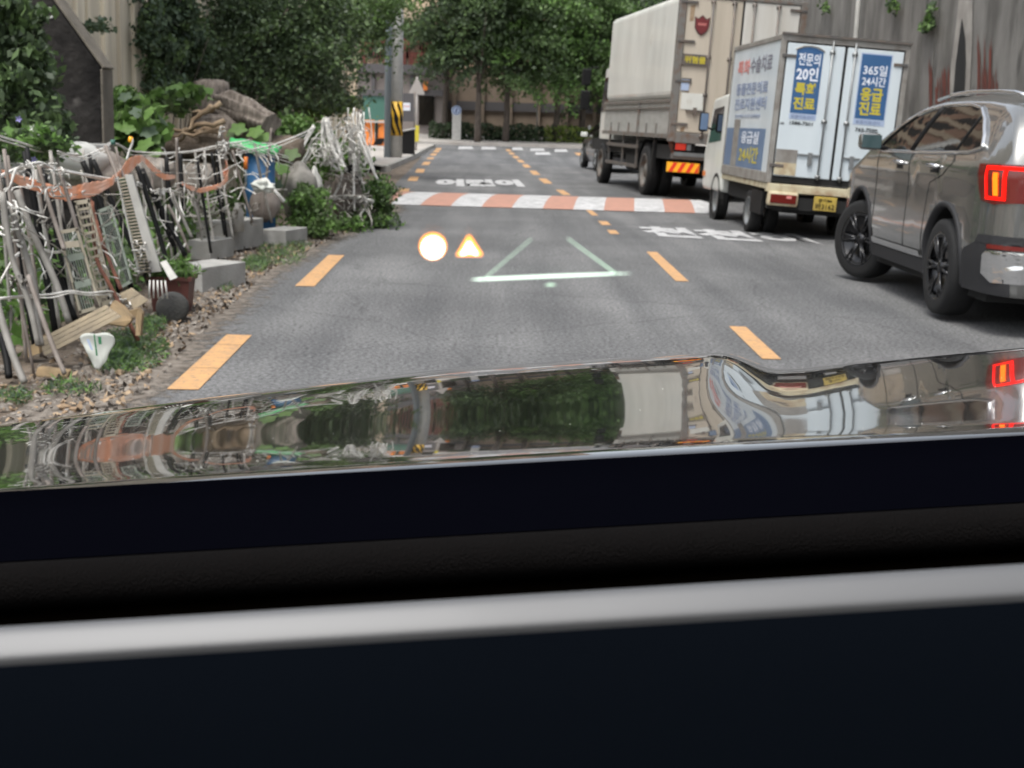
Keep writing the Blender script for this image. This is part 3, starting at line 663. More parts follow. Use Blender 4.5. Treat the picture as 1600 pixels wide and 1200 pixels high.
for z in (1.42, 2.2, 2.92, 3.62):
    MB().box(.02, .34, -.012, .018, z, z+.05).build('hinge', 'dsteel', dl, bevel=.006); MB().box(W_-.34, W_-.02, -.012, .018, z, z+.05).build('hinge', 'dsteel', dr, bevel=.006)
MB().box(.28, .64, -.03, .018, 1.68, 1.715).box(.42, .48, -.04, .018, 1.62, 1.76).build('latch', 'dsteel', dl)
MB().box(.18, .60, .010, .018, 1.72, 2.02).build('patch', 'twhite', dl)
MB().box(.15, .30, -.002, .012, 2.06, 2.26).build('sticker', 'blue3', dl)
MB().box(.15, .34, .004, .016, 2.22, 2.28).build('sticker', 'void', dl)
for (x, z0, z1) in [(.27, 1.9, 2.05), (.24, 3.3, 3.6), (.24, 2.6, 2.72), (.25, 1.30, 1.40)]:
    mb = MB().prism([(x-.03, .018, z0), (x+.04, .018, z0+.02), (x+.05, .018, z1), (x-.04, .018, z1-.02)], (0, -.002, 0)); mb.build('rust_patch', 'root', dl)
pl_ = MB().box(.13, .60, -.02, .015, 2.52, 2.72).build('name_board', 'shield2', dl); pl_.data.materials[0] = M['dsteel']
txt('위험물', .40, .13, (.165, -.024, 2.555), (1, 0, 0), (0, 0, 1), 'yel', pl_, bold=.03)
sh = [(.30, 3.40), (.36, 3.36), (.44, 3.43), (.52, 3.36), (.585, 3.40), (.57, 3.20), (.52, 3.12), (.44, 3.06), (.36, 3.12), (.31, 3.20)]
sp_ = MB().prism([(x, .018, z) for x, z in sh], (0, -.02, 0)).build('shield_emblem', 'shield2', dl)
MB().prism([(.44+(x-.44)*.85, -.003, 3.23+(z-3.23)*.85) for x, z in sh], (0, -.006, 0)).build('shield_face', 'shield', sp_)
mb = MB()
for x in (.37, .41, .45, .49): mb.box(x, x+.022, -.014, -.009, 3.24, 3.285)
mb.build('shield_lettering', 'redl', sp_)
# rear underframe
mb = MB(); mb.box(.1, W_-.1, .15, L_+1.8, .78, 1.05); mb.box(.55, .75, .3, 8.2, .62, .9); mb.box(1.65, 1.85, .3, 8.2, .62, .9); mb.box(.25, 2.2, 2.4, 3.2, .4, .8); mb.build('chassis', 'void', BT)
mb = MB(); mb.box(.12, .18, .1, .2, .95, Z0); mb.prism([(.02, .1, 1.2), (.14, .1, 1.2), (.16, .1, .78)], (0, .1, 0)); mb.build('bracket', 'rust', BT)
MB().box(.10, W_-.10, .04, .16, .80, .90).build('bumper', 'dsteel', BT, bevel=.01)
MB().box(.14, .74, .02, .05, .86, .93).build('bumper_plate', 'steel', BT)
for x in (.16, 1.9):
    lamp = MB().box(x-.02, x+.38, .06, .12, .95, 1.12).build('tail_light', 'void', BT, bevel=.01)
    MB().box(x, x+.20, .045, .065, .97, 1.09).build('red_lens', 'taillit', lamp, bevel=.008); MB().box(x+.22, x+.30, .045, .065, .97, 1.09).build('clear_lens', 'steel', lamp, bevel=.008)
chev = MB().box(.02, .64, 0, .03, .56, .74).build('chevron_plate', 'chevy', BT)
mb = MB()
for i in range(4):
    x = .05+i*.165; mb.poly([(x, -.004, .565), (x+.08, -.004, .565), (min(.635, x+.17), -.004, .735), (min(.635, x+.09), -.004, .735)])
mb.build('chevron_stripe', 'chevr', chev)
MB().box(.6, 2.3, .05, .12, .60, .70).build('bumper_bar', 'void', BT)
for y in (2.15,):
    for x in (.16, .44, W_-.44, W_-.16): wheel(BT, (x, y, .5), .5, .25, 'tframe', side=-1 if x < 1.2 else 1, style='steel')
wheel(BT, (.17, 7.15, .48), .48, .24, 'tframe', style='steel'); wheel(BT, (W_-.17, 7.15, .48), .48, .24, 'tframe', side=1, style='steel')
mb = MB()
for z in (.52, .92): mb.box(.02, .06, 2.9, 6.3, z, z+.07)
for y in (3.0, 4.5, 6.1): mb.box(.04, .08, y, y+.06, .5, 1.18)
mb.build('side_guard', 'dsteel', BT)
mb = MB(); mb.box(.04, .10, 1.35, 1.45, .45, 1.18); mb.grid([[V((x, 2.15+.62*math.cos(a), .5+.62*math.sin(a))) for x in (0.04, .58)] for a in [math.radians(t) for t in range(15, 175, 16)]]); mb.build('mudguard', 'black', BT)
MB().box(.1, .55, 3.2, 4.4, .45, .95).build('fuel_tank', 'void', BT, bevel=.08)
mb = MB(); mb.prism([(.26, 7.05, .7), (.26, 8.7, .7), (.26, 8.75, 1.6), (.26, 8.45, 2.75), (.26, 7.1, 2.85)], (W_-.52, 0, 0)); cab = mb.build('cab', 'twhite', BT, bevel=.08, seg=3)
MB().prism([(.25, 7.5, 1.75), (.25, 8.6, 1.7), (.25, 8.4, 2.5), (.25, 7.5, 2.55)], (-.006, 0, 0)).build('side_window', 'glassd', cab)
for s in (0, 1):
    xx = -.20 if s == 0 else W_+.20; a_ = MB(); a_.tube([(.05 if s == 0 else W_-.05, 8.3, 2.75), (xx, 8.4, 2.72), (xx, 8.4, 1.8)], .02, 8); ar = a_.build('mirror_arm', 'black', cab, True)
    MB().box(xx-.13, xx+.09, 8.33, 8.45, 2.30, 2.70).build('mirror', 'black', ar, bevel=.03); MB().box(xx-.13, xx+.10, 8.33, 8.45, 1.72, 2.18).build('mirror', 'black', ar, bevel=.03)
MB().box(-.10, -.04, 8.2, 8.32, 1.24, 1.34).build('marker_light', 'steel', cab, bevel=.02)
# ================================================================== SMALL BOX TRUCK
ST = empty('box_truck', (3.45, 17.4, 0), (0, .052, math.radians(1.2)), label='small white refrigerated box truck with blue and yellow lettering on its rear doors', cat='truck')
ST.scale = (.9, 1, 1)
W_, L_, Z0, Z1 = 1.83, 3.15, .72, 2.58
MB().box(0.02, W_-.02, .05, L_-.02, Z0+.1, Z1-.02).build('box_body', 'bwhite', ST)
mb = MB()
mb.box(0, .07, 0, .07, Z0, Z1); mb.box(W_-.07, W_, 0, .07, Z0, Z1); mb.box(0, .03, L_-.05, L_, Z0, Z1); mb.box(.07, W_-.07, 0, .06, Z1-.08, Z1+.002)
mb.box(0, .03, .07, L_-.05, Z1-.06, Z1+.001); mb.box(0, .03, .07, L_-.05, Z0, Z0+.13); mb.box(W_-.03, W_, .07, L_, Z1-.06, Z1+.001)
mb.build('box_edging', 'balu', ST, bevel=.006)
MB().box(-.01, W_+.01, -.03, .02, Z1-.005, Z1+.025).build('roof_gutter', 'dsteel', ST)
sdl = MB().box(.09, .90, -.005, .04, Z0+.10, Z1-.10).build('door', 'bwhite', ST, bevel=.008)
sdr = MB().box(.94, W_-.09, -.005, .04, Z0+.10, Z1-.10).build('door', 'bwhite', ST, bevel=.008)
MB().box(.07, W_-.07, .01, .03, Z0+.02, Z1-.08).build('door_seal', 'void', ST)
for x, d in ((.72, sdl), (1.04, sdr)):
    mb = MB(); mb.tube([(x, -.03, Z0+.08), (x, -.03, Z1-.04)], .013, 8)
    for z in (Z0+.10, 1.52, 2.38): mb.box(x-.035, x+.035, -.042, -.003, z, z+.045)
    mb.build('lock_rod', 'steel', d, True)
    mb = MB(); sg = -1 if x < .9 else 1; mb.box(min(x, x+sg*.32), max(x, x+sg*.32), -.03, -.006, Z0+.38, Z0+.40); mb.box(x+sg*.14-.03, x+sg*.14+.03, -.04, -.006, Z0+.26, Z0+.42); mb.build('latch', 'steel', d)
for z in (.93, 2.30):
    MB().box(.02, .22, -.02, -.006, z, z+.04).build('hinge', 'dsteel', sdl, bevel=.004); MB().box(W_-.22, W_-.02, -.02, -.006, z, z+.04).build('hinge', 'dsteel', sdr, bevel=.004)
MB().box(.09, .40, -.010, -.006, Z0+.115, Z0+.44).build('grey_patch', 'balu', sdl)
MB().box(.09, .40, -.014, -.0105, Z0+.115, Z0+.27).build('cream_patch', 'bcream', sdl)
EX, EZ = (1, 0, 0), (0, 0, 1)
b1 = MB().prism([(.22, -.006, 1.62), (.60, -.006, 1.62), (.60, -.006, 2.40), (.50, -.006, 2.435), (.41, -.006, 2.445), (.32, -.006, 2.435), (.22, -.006, 2.40)], (0, -.003, 0)).build('banner', 'blue', sdl)
mb = MB(); pa = [(.205, 1.62), (.205, 2.405), (.31, 2.45), (.41, 2.462), (.51, 2.45), (.615, 2.405), (.615, 1.62)]
mb.tube([(x, -.012, z) for x, z in pa[1:-1]], .008, 6); mb.build('banner_edge', 'balu', b1)
txt('전문의', .31, .155, (.255, -.0095, 2.215), EX, EZ, 'whi', b1); txt('20인', .31, .17, (.25, -.0095, 2.03), EX, EZ, 'whi', b1, bold=.03)
txt('특화', .31, .155, (.255, -.0095, 1.85), EX, EZ, 'yel', b1, bold=.035); txt('진료', .31, .155, (.25, -.0095, 1.67), EX, EZ, 'yel', b1, bold=.035)
p1 = MB().box(.215, .60, -.009, -.006, 1.545, 1.615).build('banner_foot', 'blue3', sdl); txt('동물의료센터', .33, .045, (.24, -.0095, 1.558), EX, EZ, 'blu', p1)
txt('1588-7501', .33, .045, (.235, -.008, 1.475), EX, EZ, 'black', sdl, bold=.02)
txt('냉동', .06, .025, (.10, -.008, 1.47), EX, EZ, 'black', sdl)
b2 = MB().box(1.15, 1.57, -.009, -.006, 1.62, 2.42).build('banner', 'blue', sdr)
mb = MB(); mb.box(1.135, 1.15, -.008, -.006, 1.54, 2.435); mb.box(1.57, 1.585, -.008, -.006, 1.54, 2.435); mb.box(1.135, 1.585, -.008, -.006, 2.42, 2.435); mb.build('banner_edge', 'blue3', b2)
txt('365일', .34, .13, (1.19, -.0095, 2.165), EX, EZ, 'whi', b2); txt('24시간', .34, .12, (1.19, -.0095, 2.03), EX, EZ, 'whi', b2)
txt('응급', .32, .17, (1.19, -.0095, 1.84), EX, EZ, 'yel', b2, bold=.035); txt('진료', .32, .17, (1.19, -.0095, 1.665), EX, EZ, 'yel', b2, bold=.035)
p2 = MB().box(1.15, 1.57, -.009, -.006, 1.545, 1.615).build('banner_foot', 'blue3', sdr); txt('동물의료센터', .35, .045, (1.17, -.0095, 1.558), EX, EZ, 'blu', p2)
txt('762-7500', .32, .05, (1.18, -.008, 1.455), EX, EZ, 'black', sdr, bold=.02)
# side lettering (reads from the left, front of the truck at the left)
UX = (0, -1, 0)
def side(s, y0, w, z, h, mt, b=.02): txt(s, w, h, (.016, y0, z), UX, EZ, mt, ST, bold=b, depth=.003)
side('특화', 2.75, .85, 2.15, .20, 'redl'); side('수술치료', 1.85, 1.35, 2.15, .22, 'grl'); side('동물전문의료', 2.7, 2.1, 1.86, .17, 'blu'); side('진료지원센터', 2.7, 2.1, 1.65, .17, 'blu'); side('강남대로 21길 동물병원', 2.6, 1.7, 1.54, .05, 'blu', 0)
sb = MB().box(.012, .018, .45, 2.15, .86, 1.40).build('side_banner', 'blue2', ST); MB().box(.012, .018, 2.55, 3.08, .86, 1.40).build('side_banner', 'blue2', ST)
MB().box(.010, .016, 2.15, 2.55, .86, 1.52).build('worn_strip', 'balu', ST)
txt('응급실', 1.15, .17, (.010, 1.95, 1.19), UX, EZ, 'whi', sb); txt('24시간', 1.25, .22, (.010, 1.98, .93), UX, EZ, 'yel', sb, bold=.02)
MB().box(.02, W_-.02, -.02, .10, Z0-.11, Z0-.002).box(.02, .1, .1, L_, Z0-.08, Z0-.002).build('bed_sill', 'bcream', ST, bevel=.01)
for x in (.06, 1.37):
    tl = MB().box(x-.02, x+.42, -.06, .05, .44, .62).build('tail_light', 'bcream', ST, bevel=.03)
    MB().box(x+.01, x+.39, -.075, -.05, .47, .59).build('red_lens', 'taildead', tl, bevel=.02); MB().box(x+.24, x+.31, -.082, -.06, .54, .575).build('reflector', 'redl', tl)
MB().box(.05, 1.78, 0, .08, .40, .56).box(.3, 1.5, .1, 4.6, .35, .62).box(.12, 1.7, .2, 3.0, .42, .62).build('chassis', 'void', ST)
pt = MB().box(.70, 1.03, -.075, -.06, .42, .60).build('licence_plate', 'plate', ST, bevel=.005)
txt('경기86', .2, .045, (.76, -.077, .53), EX, EZ, 'black', pt); txt('바3162', .27, .085, (.73, -.077, .435), EX, EZ, 'black', pt)
MB().box(.02, .06, .2, .9, .3, .6).build('mud_flap', 'black', ST)
for x in (.14, .38, W_-.38, W_-.14): wheel(ST, (x, 1.15, .29), .29, .19, 'steel', side=-1 if x < 1 else 1, style='steel')
wheel(ST, (.13, 3.55, .31), .31, .19, 'steel', style='steel'); wheel(ST, (W_-.2, 3.55, .31), .31, .19, 'steel', side=1, style='steel')
mb = MB(); mb.prism([(.02, 3.22, .42), (.02, 4.75, .42), (.02, 4.85, 1.0), (.02, 4.45, 1.85), (.02, 3.25, 1.92)], (W_-.10, 0, 0)); cb = mb.build('cab', 'twhite', ST, bevel=.06, seg=3)
MB().prism([(.018, 3.5, 1.2), (.018, 4.55, 1.15), (.018, 4.3, 1.68), (.018, 3.5, 1.72)], (-.004, 0, 0)).build('side_window', 'glassd', cb)
MB().lathe([(.38, -.004), (.33, -.006), (.33, .1)], (.02, 3.55, .33), 'x', 24).build('wheel_arch', 'void', cb)
MB().box(.0, .02, 4.55, 4.72, .62, .70).build('indicator', 'orange', cb, bevel=.01)
mr = MB().tube([(.03, 4.35, 1.35), (-.12, 4.4, 1.42)], .015, 6).build('mirror_arm', 'black', cb, True); MB().box(-.22, -.06, 4.33, 4.43, 1.32, 1.62).build('mirror', 'black', mr, bevel=.03); MB().box(-.205, -.075, 4.322, 4.33, 1.35, 1.60).build('mirror_glass', 'blue2', mr)
mb = MB(); mb.tube([(.05, 4.4, 1.45), (.07, 4.2, 1.62), (.08, 4.0, 1.80)], .02, 6); mb.build('grab_rail', 'black', cb, True)
# ================================================================== SUV
SV = empty('suv', (4.33, 9.22, 0), (0, .035, math.radians(-.5)), label='taupe suv pulling out at the right edge with its tail light glowing red', cat='car')
LS = .905   # its own length factor
def topz(x): return float(np.interp(x, [0, .03, .12, .28, .42, .6, 1.0, 1.6, 2.1, 2.5, 2.8, 3.1, 3.35, 3.6, 3.9, 4.2, 4.45, 4.6, 4.68], [1.15, 1.25, 1.42, 1.60, 1.66, 1.69, 1.72, 1.735, 1.72, 1.68, 1.60, 1.47, 1.35, 1.24, 1.16, 1.08, 1.0, .90, .78]))
def plan(x): return float(np.interp(x, [0, .04, .12, .25, .5, 1.0, 2.4, 3.9, 4.2, 4.45, 4.6, 4.68], [.74, .82, .88, .92, .945, .95, .95, .94, .90, .80, .66, .5]))
def hz(z): return float(np.interp(z, [.22, .32, .45, .60, .75, .90, 1.0, 1.06, 1.12, 1.3, 1.45, 1.56, 1.64], [.93, .965, .985, .985, .99, 1.0, .985, .955, .93, .865, .80, .74, .66]))
ZD = [0, .24, .30, .475, .5, .60, .70, .985, 1.055, 1.12, 1.53, 1.70, 2]; ZR = [0, .27, .40, .58, .61, .70, .92, 1.17, 1.22, 1.285, 1.595, 1.735, 2.03]
def zm(z): return float(np.interp(z, ZD, ZR))
def zi(z): return float(np.interp(z, ZR, ZD))
def rearx(z): return float(np.interp(z, [.2, .35, .5, .62, .75, .9, 1.05, 1.2, 1.5, 1.7], [.06, .0, -.03, -.01, .02, .03, .02, .05, .0, 0]))
def sideY(x, z):
    return plan(x)*hz(zi(z))
def pt_(x, z, off=0.): return V((-(sideY(x, z)+off), x, z))
zl = [.24, .30, .36, .42, .48, .54, .60, .66, .72, .78, .84, .90, .95, 1.0, 1.04, 1.08, 1.12, 1.18, 1.25, 1.32, 1.39, 1.46, 1.52]
mb = MB(); xsx = [0, .03, .07, .12, .2, .28, .35, .42, .5]+[.5+.1*i for i in range(1, 40)]+[4.45, 4.52, 4.6, 4.65, 4.68]
rows = []
for x in xsx:
    t = topz(x); ze = t-.14; half = []
    zz = [min(z, ze)*1.0 for z in zl]
    for k_, z in enumerate(zl):
        z = zm(z); z_ = .27+(min(ze, 1.587)-.27)*k_/(len(zl)-1) if ze < 1.587 else z
        half.append((sideY(x, z_), z_))
    wy, wz = half[-1]
    for k_ in range(1, 9):
        a = math.pi/2*k_/8; half.append((wy*math.cos(a)**.75 if k_ < 8 else 0, wz+(t-wz)*math.sin(a)**1.0))
    row = [V((-w_, x, z)) for w_, z in half]+[V((w_, x, z)) for w_, z in reversed(half[:-1])]
    rows.append(row)
mb.grid(rows); n = len(rows[0]); mb.add(rows[0], [tuple(range(n-1, -1, -1))]); mb.add(rows[-1], [tuple(range(n))])
# floor
mb.grid([[r[0], r[-1]] for r in rows])
body = mb.build('body', ['paint'], SV, True)
import bmesh
bm = bmesh.new(); bm.from_mesh(body.data); bmesh.ops.remove_doubles(bm, verts=bm.verts, dist=.0005); bmesh.ops.recalc_face_normals(bm, faces=bm.faces); bm.to_mesh(body.data); bm.free()
RW, FWX = 1.02, 3.52; WR = .37
cut = MB()
for x in (RW, FWX):
    for s in (-1, 1): cut.tube([(s*1.1, x, .40), (s*.58, x, .40)], .435, 32)
cu = cut.build('cutter', 'void'); cu.parent = SV
bo = body.modifiers.new('b', 'BOOLEAN'); bo.object = cu; bo.operation = 'DIFFERENCE'; bo.solver = 'EXACT'; bo.material_mode = 'TRANSFER'
bpy.context.view_layer.update()
me = bpy.data.meshes.new_from_object(body.evaluated_get(bpy.context.evaluated_depsgraph_get())); body.modifiers.clear(); body.data = me; me.name = 'body'
bpy.data.objects.remove(cu)
def decal(poly, name, mt, off=.006, parent=None, n=14, th=.004, fine=.05, smooth_=True):
    """patch on the left flank, outline in (x,z), following the body's curve"""
    poly = [(x, zm(z)) for x, z in poly]; bm = bmesh.new(); bm.faces.new([bm.verts.new((x, z, 0)) for x, z in poly])
    bmesh.ops.triangulate(bm, faces=bm.faces[:])
    for _ in range(6):
        es = [e for e in bm.edges if e.calc_length() > fine*2]
        if not es: break
        bmesh.ops.subdivide_edges(bm, edges=es, cuts=1)
        bmesh.ops.triangulate(bm, faces=bm.faces[:])
    bm.verts.index_update()
    for s in (-1, 1):
        mb = MB(); mb.add([V((s*(sideY(v.co.x, v.co.y)+off), v.co.x, v.co.y)) for v in bm.verts], [[v.index for v in (f.verts if s < 0 else reversed(f.verts))] for f in bm.faces])
        ob = mb.build(name, mt, parent or SV, smooth_)
    bm.free(); return ob
def rib(path, name, mt, w=.012, off=.008, parent=None, both=True):
    for s in (-1, 1): ob = MB().tube([V((s*(sideY(x, zm(z))+off), x, zm(z))) for x, z in path], w, 6).build(name, mt, parent or SV, True)
    return ob
def dens(p, n=6):
    o = []
    for a, b in zip(p[:-1], p[1:]): o += [(a[0]+(b[0]-a[0])*i/n, a[1]+(b[1]-a[1])*i/n) for i in range(n)]
    return o+[p[-1]]
dlo = [(3.10, 1.055), (2.95, 1.17), (2.72, 1.31), (2.5, 1.42), (2.2, 1.50), (1.8, 1.53), (1.35, 1.53), (1.05, 1.49), (.82, 1.38), (.64, 1.22), (.54, 1.12), (.75, 1.09), (1.4, 1.07), (2.3, 1.055)]
decal(dlo, 'side_window', 'glassd', .006)
rib(dens([(2.5, 1.43), (2.2, 1.512), (1.8, 1.543), (1.35, 1.543), (1.05, 1.503), (.82, 1.393), (.62, 1.23), (.51, 1.115), (.75, 1.078), (1.4, 1.058), (2.3, 1.043), (3.1, 1.04)]), 'chrome_trim', 'chrome', .014)
rib(dens([(3.12, 1.05), (2.95, 1.185), (2.72, 1.325), (2.5, 1.435), (2.3, 1.49)]), 'window_frame', 'black', .014, .006)
rib(dens([(2.12, 1.06), (1.98, 1.52)]), 'window_pillar', 'black', .022, .004)
rib(dens([(1.02, 1.075), (.92, 1.43)]), 'window_pillar', 'black', .012, .006)
rib(dens([(1.05, 1.506), (.80, 1.385), (.60, 1.23), (.50, 1.115)]), 'chrome_trim', 'chrome', .022, .008)
# roof rails, seams
for s in (-1, 1): MB().tube([V((s*(.93-.0)*x_, y_, zm(z_)+.005)) for x_, y_, z_ in [(.70, .42, 1.60), (.715, .6, 1.635), (.72, .9, 1.65), (.72, 1.5, 1.66), (.715, 2.0, 1.645), (.70, 2.4, 1.60)]], .016, 8).build('roof_rail', 'chrome', SV, True)
rib(dens([(3.02, 1.03), (3.0, .8), (3.05, .34)]), 'door_seam', 'void', .004, .0); rib(dens([(2.04, 1.04), (2.02, .8), (2.05, .34)]), 'door_seam', 'void', .004, 0)
rib(dens([(.98+.05, 1.06), (.95, .98), (1.15, .86), (1.45, .78), (1.53, .6), (1.55, .34)]), 'door_seam', 'void', .004, 0)
# arches & cladding
for s in (-1, 1):
    for x0 in (RW, FWX):
        mb = MB(); rows = []
        for t in range(-22, 203, 9):
            a = math.radians(t); row = []
            for r_, o_ in ((.425, -.04), (.43, .012), (.45, .016), (.468, .010), (.472, -.005)):
                x, z = x0+r_*math.cos(a), .40+r_*math.sin(a); z = max(.26, z); row.append(V((s*(sideY(x, min(z, 1.1))+o_), x, z)))
            rows.append(row)
        mb.grid(rows).build('wheel_arch', 'clad', SV, True)
decal([(1.48, .24), (3.04, .24), (3.04, .29), (1.48, .29)], 'sill_cladding', 'clad', .010)
decal([(1.56, .295), (3.0, .295), (3.0, .335), (1.56, .335)], 'sill_trim', 'chrome', .016)
decal([(.02, .24), (.57, .24), (.55, .40), (.5, .46), (.30, .53), (.10, .585), (.02, .585)], 'bumper_cladding', 'clad', .008)
for xx in (2.30, 1.22+.15):
    for s in (-1, 1): MB().tube([V((s*(sideY(x, zm(z))+o_), x, zm(z))) for x, z, o_ in ((xx-.11, .925, .0), (xx-.09, .93, .03), (xx+.09, .935, .03), (xx+.11, .93, 0))], .016, 8).build('door_handle', 'chrome', SV, True)
    decal([(xx-.10, .87), (xx+.08, .87), (xx+.09, .92), (xx-.10, .92)], 'handle_recess', 'void', .002)
mo = V((-sideY(2.95, 1.24), 2.90, 1.22))
mb = MB(); mb.tube([mo, mo+V((-.10, -.01, .02))], .022, 8); mr = mb.build('mirror_arm', 'black', SV, True)
mb = MB(); mb.box(mo.x-.27, mo.x-.07, 2.83, 2.95, 1.205, 1.355); mm = mb.build('mirror', 'paint', mr, True, bevel=.045, seg=4)
MB().box(mo.x-.255, mo.x-.085, 2.822, 2.829, 1.222, 1.338).build('mirror_glass', mat('teal_mirror', (.045, .075, .08), .08), mr, bevel=.003)
# tail
def backp(y, z, off=.012):  # point on the rear face at lateral y
    return V((y, rearx(z)-off, z))
def wrap(pts, name, mt, off=.010, parent=None):
    """outline in (s,z): s>0 runs forward along the flank from the rear corner, s<0 inward along the tail"""
    bm = bmesh.new(); bm.faces.new([bm.verts.new((x, zm(z), 0)) for x, z in pts]); bmesh.ops.triangulate(bm, faces=bm.faces[:])
    for _ in range(5):
        es = [e for e in bm.edges if e.calc_length() > .05]
        if not es: break
        bmesh.ops.subdivide_edges(bm, edges=es, cuts=1); bmesh.ops.triangulate(bm, faces=bm.faces[:])
    bm.verts.index_update()
    for sd_ in (1, -1):
        mb = MB(); vs = []
        for v in bm.verts:
            s, z = v.co.x, v.co.y
            if s >= .0: vs.append(V((sd_*(sideY(s, z)+off), s, z)))
            else:
                vs.append(V((sd_*(sideY(0, z)+s+off*.3), -off, z)))
        mb.add(vs, [[v.index for v in (f.verts if sd_ < 0 else reversed(f.verts))] for f in bm.faces])
        ob = mb.build(name, mt, parent or SV, True)
    bm.free(); return ob
tlp = wrap([(.40, .985), (.36, .80), (.31, .70), (.15, .69), (0, .70), (-.30, .72), (-.34, .90), (-.25, .99), (0, 1.0)], 'tail_light', 'taildead', .010)
wrap([(.255, .975), (.235, .945), (-.30, .955), (-.30, .985)], 'lit_strip', 'litred', .016, tlp)
wrap([(.265, .975), (.235, .71), (.215, .71), (.240, .975)], 'lit_strip', 'litred', .017, tlp)
wrap([(.235, .71), (.235, .735), (.06, .735), (.06, .71)], 'lit_strip', 'litred', .017, tlp)
wrap([(.085, .71), (.06, .71), (.065, .95), (.09, .95)], 'lit_strip', 'litred', .017, tlp)
wrap([(.175, .925), (.155, .745), (.110, .745), (.120, .925)], 'indicator', 'litamb', .018, tlp)
wrap([(.33, .52), (.28, .58), (-.7, .60), (-.7, .50)], 'bumper_band', 'clad', .012)
wrap([(.16, .485), (.16, .515), (-.4, .52), (-.4, .49)], 'reflector', 'taildead', .018)
wrap([(.20, .44), (.16, .475), (-.6, .48), (-.6, .30), (.12, .28), (.22, .31)], 'skid_plate', 'chrome', .016)
rw_ = MB().poly([(-.62, .10-.0, 1.18), (.62, .10, 1.18), (.55, .27, 1.52), (-.55, .27, 1.52)]); 
rg = MB(); rg.grid([[V((x, yy, zz)) for x in (-.70, -.3, .3, .70)] for yy, zz in ((.02, 1.27), (.085, 1.41), (.20, 1.57))]); rg.build('rear_window', 'glassd', SV, True)
MB().prism([(-.62, .16, 1.61), (.62, .16, 1.61), (.66, .42, 1.66), (-.66, .42, 1.66)], (0, 0, .03)).build('spoiler', 'paint', SV, bevel=.012)
MB().box(-.26, .26, -.01, .03, .90, 1.02).build('licence_plate', 'whi', SV)
MB().box(-.80, .80, .3, 4.3, .2, .5).build('underbody', 'void', SV)
for s in (-1, 1):
    wheel(SV, (s*.83, RW, WR), WR, .235, 'rim', 6, s, rr=.70); wheel(SV, (s*.82, FWX, WR), WR, .235, 'rim', 6, s, rotz=math.radians(24), rr=.70)
# ================================================================== FAR DARK CAR
FC = empty('parked_car', (3.90, 39.4, 0), (0, .03, math.radians(5)), label='small dark car standing in front of the big white truck, only its flank in view', cat='car')
mb = MB(); rows = []
for y, zt, w_ in [(0, .75, .70), (.1, .95, .78), (.6, 1.02, .84), (1.0, 1.36, .84), (1.6, 1.46, .85), (2.3, 1.42, .85), (3.0, 1.02, .85), (3.9, .92, .82), (4.3, .75, .70)]:
    hw = min(w_, w_); cab_ = zt > 1.1
    r_ = [(-hw*.92, .22), (-hw, .45), (-hw, .75 if not cab_ else .80), (-hw*.96, min(zt-.06, .92)), (-(.62 if cab_ else hw*.85), zt-.02), (0, zt+.02)]
    rows.append([V((a, y, z)) for a, z in r_]+[V((-a, y, z)) for a, z in reversed(r_[:-1])])
mb.grid(rows).add(rows[0], [tuple(range(11))]).add(rows[-1], [tuple(range(10, -1, -1))])
fb = mb.build('body', 'clad', FC, True); fb.data.materials[0] = mat('dark_grey_paint', (.06, .06, .065), .3, .4, coat=1)
MB().poly([(-.86, .75, .98), (-.70, 1.05, 1.32), (-.69, 2.3, 1.36), (-.87, 2.9, .98)]).build('side_window', 'glassd', FC)
for y in (.85, 3.45):
    for s in (-1, 1): wheel(FC, (s*.80, y, .32), .32, .2, 'steel', 8, s)
MB().box(-.90, -.86, .08, .45, .70, .86).build('tail_light', 'taillit', FC, bevel=.02)
MB().box(-1.08, -.88, 2.62, 2.74, .96, 1.10).build('mirror', 'twhite', FC, bevel=.03)
# ================================================================== LEFT: wing wall and beige wall
K = 2100/1920
def P(px, py, Y): return atY(px, py, Y*K)
Yw = 11.3
A = [P(70, 260, Yw), P(160, 260, Yw), P(160, 108, Yw), P(80, -5, Yw), P(20, -60, Yw), P(-10, 260, Yw)]
w0 = P(110, 250, Yw); w0.z = 0
def loc(p): return V(p)-w0
zz = [loc(a) for a in A]; zz[0].z = zz[1].z = zz[5].z = -.1
ww = empty('wing_wall', w0, label='dark weathered concrete wing wall with a sloping top at the far left', cat='wall')
face = [zz[5], zz[1], zz[2], zz[3], zz[4]]
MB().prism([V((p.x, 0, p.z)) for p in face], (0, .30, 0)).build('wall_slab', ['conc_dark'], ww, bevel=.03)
# coping & right side, paler than the slab
q = [zz[2], zz[3], zz[4]]
mb = MB(); a, b = V((zz[2].x+.004, .05, zz[2].z)), V((zz[4].x, .05, zz[4].z))
dn = (V((b.x-a.x, 0, b.z-a.z))).normalized(); nn = V((-dn.z, 0, dn.x)); nn = nn if nn.z > 0 else -nn
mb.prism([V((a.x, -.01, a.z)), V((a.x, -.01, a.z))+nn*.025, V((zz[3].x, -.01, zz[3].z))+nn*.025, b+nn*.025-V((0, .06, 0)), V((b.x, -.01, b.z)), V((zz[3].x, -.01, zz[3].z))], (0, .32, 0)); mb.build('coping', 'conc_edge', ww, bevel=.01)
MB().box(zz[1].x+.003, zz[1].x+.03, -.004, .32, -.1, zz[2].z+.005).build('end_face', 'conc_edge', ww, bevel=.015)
MB().lathe([(.05, -.01), (.045, -.012), (.03, -.012), (.03, .02), (.001, .02)], loc(P(78, 20, Yw)), 'y', 16).build('drain_ring', 'pole', ww)
